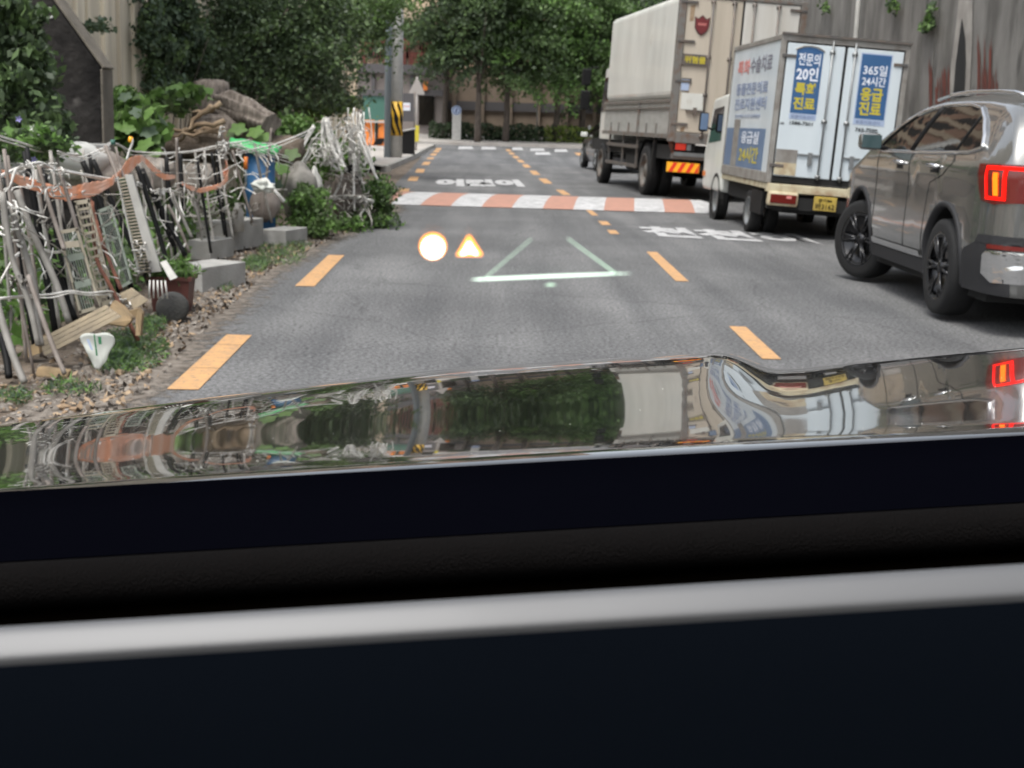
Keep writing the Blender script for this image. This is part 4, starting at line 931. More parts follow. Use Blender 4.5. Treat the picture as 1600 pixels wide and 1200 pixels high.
# beige grooved wall along the left
bwX0 = P(212, 100, 15.5)
bw = empty('grooved_wall', (-4.75, 18, 0), label='beige vertically grooved concrete wall behind the dark wing wall', cat='wall')
y = 12.6-18; k = 0
while y < 24:
    wd = random.choice((.28, .34, .5)); d = (.0, .05, .10)[k % 3]; MB().box(-.4, d, y, y+wd-.012, 0, 7.5).build('wall_rib', 'conc_beige', bw, bevel=.01); y += wd; k += 1
MB().box(-.5, -.05, -5.6, 24, 0, 7.4).build('wall_backing', 'conc_edge', bw)
# ================================================================== FAR BUILDINGS
YB = 60
def bbox_px(x0, x1, y0, y1, Y, dep, name, mt, par, z=None, **k):
    a = P(x0, y1, Y); b = P(x1, y0, Y)
    y_ = Y*K-par.location.y; return MB().box(a.x-par.location.x, b.x-par.location.x, y_, y_+dep, a.z-par.location.z, b.z-par.location.z).build(name, mt, par, **k)
g = empty('garage_building', (P(625, 200, YB).x, YB*K, .45), label='grey beige garage building with a green shutter and red railings above, end of the road', cat='building')
bbox_px(556, 696, 104, 222, YB, 6, 'wall', 'bldg', g)
bbox_px(552, 700, 103, 113, YB-.25, .25, 'parapet', 'bldg_d', g)
for x in (580, 640): bbox_px(x, x+6, 114, 146, YB-.15, .15, 'pilaster', 'bldg_d', g)
bbox_px(566, 612, 148, 218, YB-.12, .10, 'shutter_door', 'green_door', g)
bbox_px(560, 618, 141, 149, YB-.2, .2, 'lintel', 'bldg_d', g)
bbox_px(654, 678, 150, 195, YB-.12, .10, 'window', 'glassd', g)
bbox_px(650, 692, 141, 149, YB-.3, .3, 'canopy', 'bldg_d', g)
bbox_px(661, 668, 127, 141, YB-.4, .2, 'lamp_box', 'orange', g)
bbox_px(560, 690, -60, 104, YB+2.5, 4, 'upper_wall', 'beigeb', g)
for x0 in (575, 615, 655): bbox_px(x0, x0+25, 30, 90, YB+2.4, .1, 'window', 'glassd', g)
bbox_px(560, 690, 18, 30, YB+.5, 3, 'balcony_slab', 'beigeb', g)
mb = MB()
for x in range(558, 694, 5):
    a, b = P(x, 104, YB), P(x+1.6, 66, YB); mb.box(a.x-g.location.x, b.x-g.location.x, 0, .05, a.z-.45, b.z-.45)
a, b = P(556, 68, YB), P(694, 64, YB); mb.box(a.x-g.location.x, b.x-g.location.x, -.01, .06, a.z-.45, b.z-.45)
mb.build('railing', 'redrail', g)
for x0, x1, y0, y1 in ((640, 666, 82, 103), (563, 572, 70, 103), (628, 634, 60, 103)): bbox_px(x0, x1, y0, y1, YB+1, .8, 'balcony_clutter', 'redrail', g)
tw = empty('boundary_wall', (P(815, 200, 62).x, 62*K, .45), label='long tan wall with piers standing in shade behind the row of trees', cat='wall')
bbox_px(697, 990, 118, 222, 62, .3, 'wall_panel', 'tanwall', tw)
bbox_px(697, 990, 166, 171, 61.9, .1, 'ledge', 'bldg_d', tw)
for x in range(705, 985, 44): bbox_px(x, x+9, 116, 220, 61.8, .2, 'pier', 'tanwall', tw)
# beige gable left of it
gb = empty('rendered_wall', (P(530, 200, 46).x, 46*K, .1), label='pale beige rendered wall glimpsed behind the leaning tree left of the garage', cat='wall')
bbox_px(440, 558, 70, 230, 46, .3, 'wall_panel', 'beigeb', gb); bbox_px(440, 560, 66, 72, 45.9, .5, 'coping', 'conc_edge', gb)
# ================================================================== POLE, SIGNS, STREET FURNITURE
b = G(618, 246, .12); pr = .0068*b.y*.95
up_ = MB(); r0 = .26
PO = empty('utility_pole', b, label='thick concrete utility pole with a yellow and black striped band near its foot', cat='utility pole')
MB().tube([(0, 0, 0), (0, 0, 5), (0.02, 0, 10)], .215, 20, r2=.18).build('shaft', 'pole', PO, True)
zb_, zt_ = .68+.02, 1.78
MB().lathe([(.213, zb_), (.220, zb_), (.220, zt_), (.213, zt_)], (0, 0, 0), 'z', 28).build('warning_band', 'yel', PO, True); bpy.data.objects['warning_band'].data.materials[0] = mat('band_yellow', (.72, .42, .03), .5)
mb = MB()
for kk in range(7):
    rows = []
    for i in range(9):
        a = math.radians(-180+kk*51.4+i*8); z0 = zb_+.02+(i/8)*.62
        for _ in (0,): rows.append([V((.224*math.cos(a), .224*math.sin(a), min(zt_, zt_-z0+zb_-.10))), V((.224*math.cos(a), .224*math.sin(a), min(zt_, zt_-z0+zb_+.12)))])
    mb.grid(rows)
for kk in range(7):
    rows = []
    for i in range(9):
        a = math.radians(-155+kk*51.4+i*8); z0 = (i/8)*.62
        rows.append([V((.224*math.cos(a), .224*math.sin(a), max(zb_, zb_+.50-z0))), V((.224*math.cos(a), .224*math.sin(a), max(zb_, zb_+.72-z0)))])
    mb.grid(rows)
mb.build('black_stripe', 'black', PO)
b2_ = G(605, 246, .12)
MB().tube([(0, 0, 0), (0, 0, 9)], .11, 14, r2=.10).build('steel_post', 'poleg', None, True, origin=b2_, label='thinner blue grey steel post standing just left of the concrete pole', cat='pole')
# dark noticeboard & railing panel right of the pole
c = G(634, 243, .12); nb = empty('notice_board', c, label='narrow dark notice board with a small white paper beside the concrete pole', cat='notice board')
for x in (-.17, .28): MB().tube([(x, 0, 0), (x, 0, 2.15)], .03, 8).build('post', 'dsteel', nb, True)
MB().box(-.16, .27, -.02, .03, 1.15, 2.10).build('board', 'bldg_d', nb); MB().box(-.13, .13, -.03, -.02, 1.52, 1.78).build('paper', 'whi', nb)
MB().box(-.18, .29, -.04, .05, .05, .86).build('lower_panel', 'black', nb); MB().tube([(-.35, -.08, .78), (.33, -.04, .92)], .03, 8).build('white_bar', 'white_pl', nb, True)
txt('안내', .18, .08, (-.09, -.033, 1.62), EX, EZ, 'redl', nb)
# triangular sign seen from behind
c = G(650, 236, .1); k_ = c.y/2100; c2 = c
ts = empty('warning_sign', c, label='triangular road sign on a thin post seen from its pale back, right of the pole', cat='road sign')
MB().tube([(0, 0, 0), (0, 0, 2.75)], .035, 8).build('post', 'sign_back', ts, True)
tri = [(-.30, 2.14), (-.28, 2.09), (.28, 2.09), (.30, 2.14), (.03, 2.70), (-.03, 2.70)]
MB().prism([(x, -.05, z) for x, z in tri], (0, .03, 0)).build('sign_plate', 'sign_back', ts, bevel=.01)
MB().box(-.10, .10, -.06, .06, .35, .95).build('yellow_sleeve', 'yel', ts)
# barrier
c = P(586, 212, 50); c.z = gh(0, 50*K)+.12
br = empty('road_barrier', c, label='orange plastic water barrier in front of the green shutter', cat='barrier')
for i, x in enumerate((-.5, .06)):
    MB().prism([(x, 0, 0), (x+.5, 0, 0), (x+.46, .12, .5), (x+.46, .15, 1.0), (x+.04, .15, 1.0), (x+.04, .12, .5)], (0, .3, 0)).build('barrier_block', 'orange', br, bevel=.04)
MB().box(.02, .08, -.02, .3, .1, .9).build('black_stripe', 'black', br); MB().box(-.6, .7, .05, .1, .9, .98).build('white_rail', 'white_pl', br)
mb = MB(); mb.poly([(-.1, -.01, .04), (.25, -.01, .04), (.45, -.01, .3), (.15, -.01, .3)]); mb.build('black_mark', 'black', br)
# info pillar
c = G(713, 219, .13); ip = empty('info_pillar', c, label='white pillar sign with a round blue emblem on top, in front of the hedge', cat='sign')
MB().box(-.20, .20, 0, .2, 0, 1.22).build('pillar', 'white_pl', ip, bevel=.02)
MB().lathe([(.001, -.03), (.20, -.03), (.22, 0), (.22, .18), (.001, .18)], (-.02, .02, 1.30), 'y', 24).build('round_head', 'blue3', ip)
MB().lathe([(.14, -.035), (.17, -.035)], (-.02, .02, 1.30), 'y', 24).build('emblem_ring', 'navy', ip)
MB().poly([(-.08, -.015, 1.22), (-.02, -.015, 1.20), (.03, -.015, 1.40), (-.04, -.015, 1.38)]).build('emblem_mark', 'navy', ip)
# bollards
for i, (x, y) in enumerate([(768, 223), (801, 224), (824, 224)]):
    c = G(x, y, .0)
    if i == 0:
        b0 = empty('bollard', c); MB().tube([(0, 0, 0), (0, 0, .62)], .075, 12).build('post', 'black', b0, True); MB().lathe([(.09, 0), (.11, .06), (.08, .11), (.001, .12)], (0, 0, .6), 'z', 14).build('cap', 'white_pl', b0, True); o = b0
    else: o = copytree(b0, c)
    tag(o, ['black bollard with pale cap, leftmost of three before the hedge', 'black bollard with pale cap, middle of three before the hedge', 'black bollard with pale cap, nearest the round sign post'][i], 'bollard', 'bollards along the far kerb')
c = G(838, 223, 0); rs = empty('round_sign', c, label='small pale hexagonal sign on a thin grey post in front of the trees', cat='road sign')
MB().tube([(0, 0, 0), (0, 0, 2.1)], .035, 8).build('post', 'sign_back', rs, True)
MB().prism([(.20*math.cos(math.radians(a)), -.05, 2.08+.2*math.sin(math.radians(a))) for a in range(0, 360, 45)], (0, .03, 0)).build('sign_plate', 'sign_back', rs)
ap = empty('added_apartment_block', (-14, 96, 0), label='added orange brick apartment block far behind the trees, there to reflect in the suv windows', cat='building')  # block added to give the suv windows their brown reflections
MB().box(-20, 18, 0, 9, 0, 36).build('wall', mat('orange_brick', (.34, .21, .15), .85, col2=(.27, .17, .125), scale=3), ap)
for k_ in range(12): MB().box(-20, 18, -.12, -.0, 3+k_*2.8, 3.9+k_*2.8).build('floor_band', 'beigeb', ap)
for k_ in range(12):
    for j_ in range(7): MB().box(-18.5+j_*5.4, -15.4+j_*5.4, -.10, -.01, 4.1+k_*2.8, 5.5+k_*2.8).build('window', 'glassd', ap)
# ================================================================== TREES FAR
ft = [(695, 205, 57, 'dense dark leafed tree above the garage corner, its trunk beside the wall', (660, 742, 40), ['leafd', 'leafd', 'leafm']),
      (746, 207, 55, 'dark green tree standing right behind the white pillar sign', None, ['leafd', 'leafm']),
      (790, 208, 56, 'broad tree with yellowish green branch tips at the end of the road', None, ['leafm', 'leafm', 'leafl']),
      (868, 208, 57, 'green tree directly behind the hexagonal sign and low hedge', None, ['leafm', 'leafl', 'leafm']),
      (910, 208, 58, 'rightmost green street tree, half hidden by the big white truck', None, ['leafm', 'leafd', 'leafl']),
      (965, 208, 60, 'tree behind the cab of the big white truck', None, ['leafm', 'leafd'])]
for i, (px, py, Y, lab, _, mats) in enumerate(ft):
    b = P(px, py, Y); b.z = gh(0, Y*K); dx = (px-775)/2100*0
    cz = [6.5, 6.0, 5.2, 4.9, 4.8, 4.8][i]; cx = b.x+(.3 if i < 4 else .5)
    tree('street_tree', b, 4.2, .17, ((cx, b.y-.3, b.z+cz), ([2.3, 2.6, 3.0, 3.0, 3.0, 3.0][i], 2.4, 3.3)), .17, mats, 85, 190, 1.1, lab, 'street trees at the end of the road', limbs=7, shell=.2)
# far foliage mass behind
b = V((6, 74, .5)); tree('background_tree', b, 7, .3, ((6, 74, 8), (9, 3, 6)), .4, ['leafd', 'leafm'], 200, 50, 1.6, 'tall dark wooded mass rising behind the tan boundary wall', shell=.1)
b = V((-4, 74, .5)); tree('background_tree', b, 7, .3, ((-4, 76, 10), (7, 3, 5)), .4, ['leafd', 'leafm'], 140, 50, 1.6, 'dark tree crown rising above the garage building roof', shell=.1)
# hedge
hb = []; hm = []
for px in range(672, 940, 2):
    for _ in range(26):
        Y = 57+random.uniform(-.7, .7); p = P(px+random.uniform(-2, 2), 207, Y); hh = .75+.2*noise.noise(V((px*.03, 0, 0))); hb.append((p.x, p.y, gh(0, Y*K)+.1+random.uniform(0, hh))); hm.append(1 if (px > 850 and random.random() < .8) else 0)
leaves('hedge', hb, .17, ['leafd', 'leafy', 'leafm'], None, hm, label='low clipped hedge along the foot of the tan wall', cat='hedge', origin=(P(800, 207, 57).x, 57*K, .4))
# ================================================================== LEFT TREES, VINES, SHRUBS
def pxcloud(lst, depth):
    out = []
    for (x, y, rx, ry, Y, n_) in lst:
        for _ in range(n_):
            a = random.uniform(0, 2*math.pi); r = math.sqrt(random.random())
            out.append(tuple(P(x+rx*r*math.cos(a), y+ry*r*math.sin(a), Y+random.uniform(-depth, depth))))
    return np.array(out)
def clumped(lst, depth, cs, per):
    c = pxcloud(lst, depth); n_ = len(c); mi = RNG.integers(0, 3, n_); a1 = RNG.normal(size=(n_, 3)); a1[:, 2] *= .35; a1 /= np.linalg.norm(a1, axis=1)[:, None]; a2 = np.cross(a1, np.array([0, 0, 1.])+RNG.normal(size=(n_, 3))*.35); a2 /= np.linalg.norm(a2, axis=1)[:, None]; a3 = np.cross(a1, a2); sz = cs*RNG.uniform(.5, 1.5, (n_, 1))
    rp = lambda q: np.repeat(q, per, 0); g3 = np.clip(RNG.normal(size=(n_*per, 3)), -1.5, 1.5); rr3 = g3[:, :1]; p = rp(c)+rp(a1*sz)*rr3*1.3+rp(a2*sz)*g3[:, 1:2]*.8+rp(a3*sz)*g3[:, 2:3]*.28; p[:, 2] -= (rr3[:, 0]**2)*np.repeat(sz[:, 0], per)*.25; mm = np.repeat(mi, per)
    sw = RNG.uniform(size=len(mm)) < .25; mm[sw] = RNG.integers(0, 3, sw.sum()); return p, mm
def plantcloud(name, lst, depth, cs, per, leaf, mats, base, label, cat, stems=5, droop=0, wid=.32, group=None):
    base = V(base); root = empty(name, base, label=label, cat=cat, group=group); p, mi = clumped(lst, depth, cs, per)
    p = p-np.array(base); leaves('foliage' if cat != 'tree' else 'crown', p, leaf, mats, root, mi, droop=droop, wid=wid)
    for i in range(stems):
        e = V(p[random.randrange(len(p))]); s_ = V((random.uniform(-.1, .1), random.uniform(-.1, .1), 0)); md = (s_+e)/2+V((0, 0, .15*e.length)); MB().tube([s_, md, e], (.012 if cat != 'tree' else .09), 6, r2=.004 if cat != 'tree' else .02).build('stem' if cat != 'tree' else 'limb', 'bark', root, True)
    return root
# near-left dark bush
plantcloud('bush', [(20, 90, 60, 90, 9.6, 110), (20, 170, 65, 60, 9.4, 90), (-30, 60, 50, 100, 9.6, 60), (75, 190, 28, 40, 9.6, 30)], .35, .055, 22, .085, ['leafd', 'leafm', 'leafd'], G(20, 330), 'dense dark climbing bush hanging over the far left edge beside the wing wall', 'bush', droop=.8, wid=.3)
# ivy on the grooved wall
plantcloud('ivy', [(262, 30, 44, 60, 17.5, 190), (290, 90, 40, 60, 18.5, 170), (258, 110, 18, 55, 17, 60), (232, 40, 14, 60, 16.4, 50), (240, 130, 6, 30, 16.4, 14), (150, 38, 4, 14, 14, 5), (250, -10, 36, 30, 17.5, 60)], .3, .10, 26, .075, ['leafd', 'leafm', 'leafg'], (-4.5, 18.9, 0), 'thick ivy curtain covering the beige grooved wall', 'ivy', droop=1, stems=4)
# big tree mass
tm = plantcloud('broadleaf_tree', [(345, 25, 75, 60, 21, 44), (420, 50, 80, 70, 22, 52), (488, 88, 36, 40, 21.5, 28), (340, 90, 50, 35, 20.5, 18), (470, 10, 80, 50, 22.5, 34), (450, 135, 60, 20, 21, 14), (415, 55, 110, 75, 25.5, 90)], 1.0, .40, 170, .085, ['leafd', 'leafm', 'leafd'], (-4.9, 22.5, 0), 'big dark broadleaf tree spreading over the garden behind the stump', 'tree', stems=8)
MB().tube([(0, 0, 0), (.1, 0, 1.2), (.0, .1, 2.6), (.2, 0, 4.2)], .22, 12, r2=.10).build('trunk', 'bark', tm, True)
tm = plantcloud('leaning_tree', [(585, 5, 28, 24, 29, 22), (555, 30, 34, 24, 29, 18), (580, 30, 12, 22, 29, 10), (610, 2, 6, 6, 28.5, 4), (545, -10, 50, 30, 30, 20), (590, 60, 4, 8, 29, 3)], .5, .26, 150, .085, ['leafm', 'leafl', 'leafm'], (-6.4, 31, 0), 'fresh green tree with branches drooping in front of the concrete pole', 'tree', stems=8, droop=.6)
MB().tube([(0, 0, 0), (.2, 0, 1.8), (.6, -.2, 3.2), (1.2, -.5, 4.6)], .16, 12, r2=.07).build('trunk', 'bark', tm, True)
plantcloud('shrub', [(500, 158, 30, 22, 25, 60), (455, 165, 30, 16, 25, 40)], .5, .12, 24, .10, ['leafy', 'leafl', 'leafm'], G(490, 240), 'yellow green shrub below the big dark tree', 'shrub')
plantcloud('shrub', [(541, 158, 18, 8, 27, 26)], .4, .09, 24, .09, ['leafl', 'leafm', 'leafy'], G(541, 246), 'small round shrub against the pale beige wall', 'shrub')
plantcloud('shrub', [(460, 205, 40, 22, 18, 60), (520, 250, 50, 30, 17, 60)], .5, .10, 22, .085, ['leafl', 'leafm', 'leafl'], G(480, 330), 'bright green leafy weeds between the blue barrel and the tangle', 'shrub')
plantcloud('shrub', [(482, 320, 26, 34, 14.4, 70), (490, 345, 30, 18, 14.3, 40)], .3, .07, 24, .055, ['leafl', 'leafm', 'leafm'], G(490, 366), 'round green bush beside the last grey block', 'bush')
plantcloud('shrub', [(592, 310, 20, 34, 16.3, 90), (575, 345, 34, 14, 16.0, 50), (540, 352, 34, 12, 15.4, 40)], .3, .07, 24, .055, ['leafm', 'leafd', 'leafl'], G(590, 352), 'low dark green bush at the road edge below the white tangle', 'bush')
plantcloud('shrub', [(200, 165, 22, 22, 13.2, 30), (215, 200, 28, 26, 12.8, 40), (280, 150, 30, 14, 15, 26)], .35, .09, 14, .14, ['leafl', 'leafm', 'leafl'], G(210, 330), 'broad leafed vine growing beside the dark wing wall', 'plant', wid=.45)
plantcloud('shrub', [(35, 225, 60, 26, 8.3, 40), (70, 220, 40, 20, 8.3, 26)], .4, .05, 16, .06, ['leafm', 'leafl', 'leafd'], G(40, 400), 'flowering weeds behind the leftmost end of the scrap fence', 'plant')
fl = []
for px, py, mt_ in ((30, 186, 'petal'), (54, 255-6, 'petal'), (8, 213, 'petalw'), (64, 208, 'petalw'), (52, 200, 'petalw')):
    p = P(px, py, 8.0); mb = MB()
    for j in range(5):
        a = j*1.256; mb.poly([(0, 0, 0), (.015*math.cos(a-.4), -.01, .015*math.sin(a-.4)), (.024*math.cos(a), -.012, .024*math.sin(a)), (.015*math.cos(a+.4), -.01, .015*math.sin(a+.4))])
    mb.build('flower', mt_, None, origin=p, label={30: 'violet flower in the dark bush at the far left', 54: 'violet flower just above the orange tape at the far left', 8: 'white flower at the far left edge above the rope', 64: 'white flower near the foot of the wing wall', 52: 'small white flower among the weeds left of the wing wall'}[px], cat='flower')
# garden vegetation behind the scrap fence
cc = []
def fx(y):  # fence line x at distance y
    return float(np.interp(y, [5, 6.8, 9, 11, 13, 15, 17], [-2.6, -2.66, -2.65, -2.75, -2.82, -2.95, -2.8]))
for _ in range(5200):
    y = random.uniform(5.5, 19); x = fx(y)-random.uniform(.05, 2.4); hh = .55*abs(noise.noise(V((x*1.3, y*1.3, 0))))+.25
    cc.append((x, y, random.uniform(0, hh)))
cc = np.repeat(np.array(cc), 3, 0)+RNG.normal(size=(15600, 3))*.05; cc[:, 2] = np.abs(cc[:, 2])
leaves('garden_weeds', cc, .085, ['leafl', 'leafm', 'leafl', 'leafd'], kind='stuff', label='bright green weeds and vegetables filling the plot behind the fence', cat='weeds')
# big squash leaves
def bigleaf(mb, c, r, tilt):
    c = V(c); n = 20; nrm = V(tilt).normalized(); u = nrm.orthogonal().normalized(); w = nrm.cross(u)
    ring = [c+(u*math.cos(2*math.pi*i/n)+w*math.sin(2*math.pi*i/n))*r*(1+.22*math.sin(5*2*math.pi*i/n+1))-nrm*r*.12 for i in range(n)]
    mb.add([c]+ring, [(0, 1+i, 1+(i+1) % n) for i in range(n)])
for (spots, Y, lab) in (([(372, 200), (398, 205), (380, 190), (362, 210), (410, 215)], 14.5, 'large round squash leaves in front of the stump'), ([(195, 150), (215, 175), (200, 200), (232, 205), (225, 225), (240, 240), (190, 178)], 12.4, 'large round leaves beside the end of the wing wall'), ([(420, 240), (440, 262), (430, 290), (455, 240)], 14.2, 'large pale leaves right of the blue barrel')):
    b = P(spots[0][0], 300, Y); b.z = 0; root = empty('squash_plant', b, label=lab, cat='plant')
    for s_ in spots:
        p = P(s_[0], s_[1], Y+random.uniform(-.3, .3))-b; mb = MB(); bigleaf(mb, p, random.uniform(.06, .10), (random.uniform(-.4, .4), -.7, .8)); mb.build('leaf', random.choice(('leafg', 'leafm', 'leafl')), root, True)
        MB().tube([(0, 0, 0), p*.6+V((.05, 0, .1)), p], .008, 5).build('stalk', 'leafm', root, True)
# grass tufts on the verge
def tuft(lst, name, label, kind='stuff', L=.07, n_=900):
    pp = []
    for (x, y, rx, ry) in lst:
        for _ in range(n_):
            a = random.uniform(0, 6.28); r = math.sqrt(random.random())**1.3; q = G(x+rx*r*math.cos(a), y+ry*r*math.sin(a)); pp.append((q.x, q.y, random.uniform(.0, .05)))
    leaves(name, pp, L*.8, ['leafm', 'leafl', 'leafg'], kind=kind, label=label, cat='grass', upb=-.2, wid=.07)
tuft([(205, 550, 60, 34), (180, 560, 40, 28)], 'grass', 'patch of short grass beside the white sack at the verge', n_=1500)
tuft([(440, 398, 38, 20), (400, 415, 22, 12)], 'grass', 'grass patch in front of the grey concrete blocks', n_=900)
tuft([(240, 512, 20, 12)], 'grass', 'small grass patch below the rusty bar', n_=500)
tuft([(110, 612, 50, 12), (20, 625, 30, 8), (350, 450, 14, 8), (470, 385, 20, 6)], 'grass', 'sparse weeds scattered on the gravel verge', n_=180)
# gravel / litter on the verge
mb = MB(); mb2 = MB()
for i in range(2200):
    y = random.uniform(5.2, 17)**1; x = edgeL(y)-abs(random.gauss(0, .35))+.03
    if x < fx(y)-.3: continue
    s_ = random.uniform(.004, .018)*(2 if random.random() < .05 else 1); (blob(mb if i % 3 else mb2, (x, y, s_*.3), s_, i, 3, .5, (1, random.uniform(.6, 1.4), .6)))
mb.build('gravel', 'rock', kind='stuff', label='loose gravel and chippings along the road edge', cat='gravel'); mb2.build('litter', 'root', kind='stuff', label='dry leaves and bark chips scattered along the verge', cat='litter')
lit = []
for _ in range(2600):
    y = random.uniform(5.4, 17); x = edgeL(y)+.12-abs(random.gauss(0, .4)); lit.append((x, y, .012+random.random()*.012))
leaves('leaf_litter', lit, .045, ['root', 'bark', 'rock', 'dirt'], kind='stuff', label='brown leaf litter strewn between the fence and the asphalt', cat='leaf litter', upb=3, wid=.3)
# ================================================================== STUMP, ROOTS
c = P(335, 215, 15.5); c.z = 0
def stumpmesh(path, rad, seed, n=44, amp=.2):
    rows = []; pp_ = []; rr_ = []
    for i in range(len(path)-1):
        for k9 in range(6): pp_.append(V(path[i]).lerp(V(path[i+1]), k9/6)); rr_.append(rad[i]+(rad[i+1]-rad[i])*k9/6)
    path = pp_+[V(path[-1])]; rad = rr_+[rad[-1]]
    for i, (p, r) in enumerate(zip(path, rad)):
        p = V(p); row = []
        nx_ = V(path[min(i+1, len(path)-1)])-V(path[max(i-1, 0)]); nx_.normalize(); u = nx_.orthogonal().normalized(); w = nx_.cross(u)
        for j in range(n):
            a = 2*math.pi*j/n; q = 1+amp*noise.noise(V((math.cos(a)*1.6, math.sin(a)*1.6, i*.12+seed)))*2+.20*noise.noise(V((math.cos(a)*5, math.sin(a)*5, i*.10+seed)))+.12*noise.noise(V((math.cos(a)*11, math.sin(a)*11, i*.14+seed))); row.append(p+(u*math.cos(a)+w*math.sin(a))*r*q)
        rows.append(row)
    mb = MB(); mb.grid(rows, True); mb.add(rows[0], [tuple(range(n))]); mb.add(rows[-1], [tuple(range(n-1, -1, -1))]); return mb
st = empty('tree_stump', c, label='large weathered grey tree stump lying behind the fence', cat='stump')
q0, q1 = P(332, 215, 15.5)-c, P(330, 128, 15.5)-c
stumpmesh([q0+V((0, 0, -.3)), q0, (q0+q1)/2, q1, q1+V((.0, 0, .03))], [.36, .27, .21, .19, .14], 1).build('stump_head', 'stump', st, True)
l0, l1 = P(345, 165, 15.3)-c, P(425, 195, 14.6)-c
stumpmesh([l0, l0.lerp(l1, .3), l0.lerp(l1, .7), l1], [.15, .19, .17, .12], 5).build('log', 'stump', st, True)
stumpmesh([P(300, 190, 15)-c, P(350, 200, 15)-c, P(420, 225, 14.8)-c], [.08, .17, .15], 9).build('log', 'stump', st, True)
for pts in ([(255, 205), (290, 200), (320, 195), (350, 190)], [(262, 212), (300, 208), (340, 205), (350, 198)], [(282, 222), (290, 205), (310, 185), (330, 165)], [(245, 200), (275, 207), (310, 203), (345, 200)], [(300, 180), (330, 175), (345, 160)]):
    p = [P(x, y+random.uniform(-2, 2), 14.4+random.uniform(-.15, .15))-c for x, y in pts]; p = [a_.lerp(b_, t_)+V((random.uniform(-.02, .02), random.uniform(-.03, .03), random.uniform(-.03, .03))) for a_, b_ in zip(p[:-1], p[1:]) for t_ in (0, .33, .66)]+[p[-1]]; MB().tube(p, .012, 7, r2=.035).build('root', 'root', st, True)
mb = MB()
for i, (x, y, r, s) in enumerate([(270, 225, .25, (2, 1, .7)), (330, 228, .3, (2, 1, .6)), (400, 235, .28, (2, 1, .7)), (250, 215, .15, (1.5, 1, .8))]):
    blob(mb, P(x, y, 14.8), r, i, 10, .25, s)
mb.build('soil_heap', 'dirt', None, True, sub=True, origin=P(300, 300, 14.8).xy.to_3d(), label='dark soil heap under the stump roots', cat='soil heap')
# pale rocks inside the plot
for i, (x, y, Y, r, lab) in enumerate([(238, 262, 11.5, .16, 'pale ochre rock behind the louvred panel'), (150, 262, 9.5, .17, 'buff rock behind the black poles'), (310, 270, 12.5, .15, 'pale rock behind the middle of the fence')]):
    p = P(x, y+10, Y); blob(MB(), (0, 0, 0), 1); mb = MB(); blob(mb, p, r, i+4, 10, .25, (1.3, 1, 1)); mb.build('rock', 'rock', None, True, sub=True, origin=p, label=lab, cat='rock')
p = P(60, 250, 9.6); MB().box(-.75, .45, 0, .4, -.2, .13).build('concrete_slab', 'block', None, origin=p, bevel=.03, label='pale grey concrete slab behind the left part of the fence', cat='slab')
p = P(120, 250, 9.4); blob_ = MB(); blob(blob_, (0, 0, 0), .17, 3, 10, .15, (1.3, 1, .8)); blob_.build('boulder', 'pole', None, True, origin=p, label='rounded grey boulder behind the black poles', cat='rock')
# ================================================================== SCRAP FENCE
fo = V((fx(9), 9, 0)); FE = empty('scrap_fence', fo, label='improvised garden fence of leaning pipes, black poles and rope along the left verge', cat='fence')
def seg3(pts, Y, r, mt, name, par=FE, sag=0, r2=None, dY=0, jit=0, n=7):
    p = []
    for i, (x, y) in enumerate(pts):
        t = i/max(1, len(pts)-1); p.append(P(x, y, (Y if not isinstance(Y, (list, tuple)) else Y[0]+(Y[1]-Y[0])*t)+dY*t+random.uniform(-jit, jit))-par.location)
    # smooth path
    q = [];
    if len(p) > 2:
        for i in range(len(p)-1):
            a, b_, c_, d_ = p[max(0, i-1)], p[i], p[i+1], p[min(len(p)-1, i+2)]
            for k2 in range(4):
                t = k2/4; q.append(.5*((2*b_)+(c_-a)*t+(2*a-5*b_+4*c_-d_)*t*t+(3*b_-a-3*c_+d_)*t**3))
        q.append(p[-1])
    else: q = p
    return MB().tube(q, r, n, r2=r2).build(name, mt, par, True)
grey = [([(26, 298), (52, 366), (86, 440), (108, 505)], 7.0, .020), ([(60, 258), (74, 310), (92, 366), (100, 390)], 7.2, .013), ([(16, 320), (52, 440), (58, 500), (64, 540)], 6.7, .018), ([(4, 300), (18, 400), (44, 470), (60, 540)], 6.5, .016),
        ([(44, 430), (64, 490), (84, 545), (101, 584)], 6.35, .013), ([(-6, 470), (10, 525), (24, 565), (38, 598)], 6.2, .019), ([(92, 262), (120, 356), (152, 480)], 7.3, .012), ([(165, 228), (178, 262), (190, 300)], 8.8, .014), ([(181, 230), (188, 260), (196, 290)], 8.9, .009)]
for p_, Y, r in grey: seg3(p_, Y, r, 'pipe' if r > .014 else 'pipe2', 'stake', dY=-.15)
blackp = [([(0, 330), (16, 380), (36, 440)], 7.4), ([(50, 290), (72, 360), (98, 450), (118, 500)], 7.8), ([(76, 300), (100, 360), (120, 440)], 8.0), ([(128, 250), (158, 320), (182, 380), (205, 450)], 8.6), ([(145, 250), (172, 310), (200, 370), (236, 450)], 8.8), ([(214, 260), (234, 320), (254, 385), (262, 420)], 9.8), ([(222, 264), (245, 320), (272, 385)], 10), ([(260, 246), (262, 290), (270, 320)], 11), ([(281, 240), (284, 290), (288, 330)], 11.2), ([(240, 300), (262, 345), (290, 400)], 9.9), ([(20, 400), (40, 470), (60, 530)], 6.9), ([(0, 520), (10, 560), (14, 590)], 6.4), ([(100, 400), (118, 450), (130, 490)], 7.9)]
for p_, Y in blackp: seg3(p_, Y, .020, 'black', 'black_pole', dY=-.1)
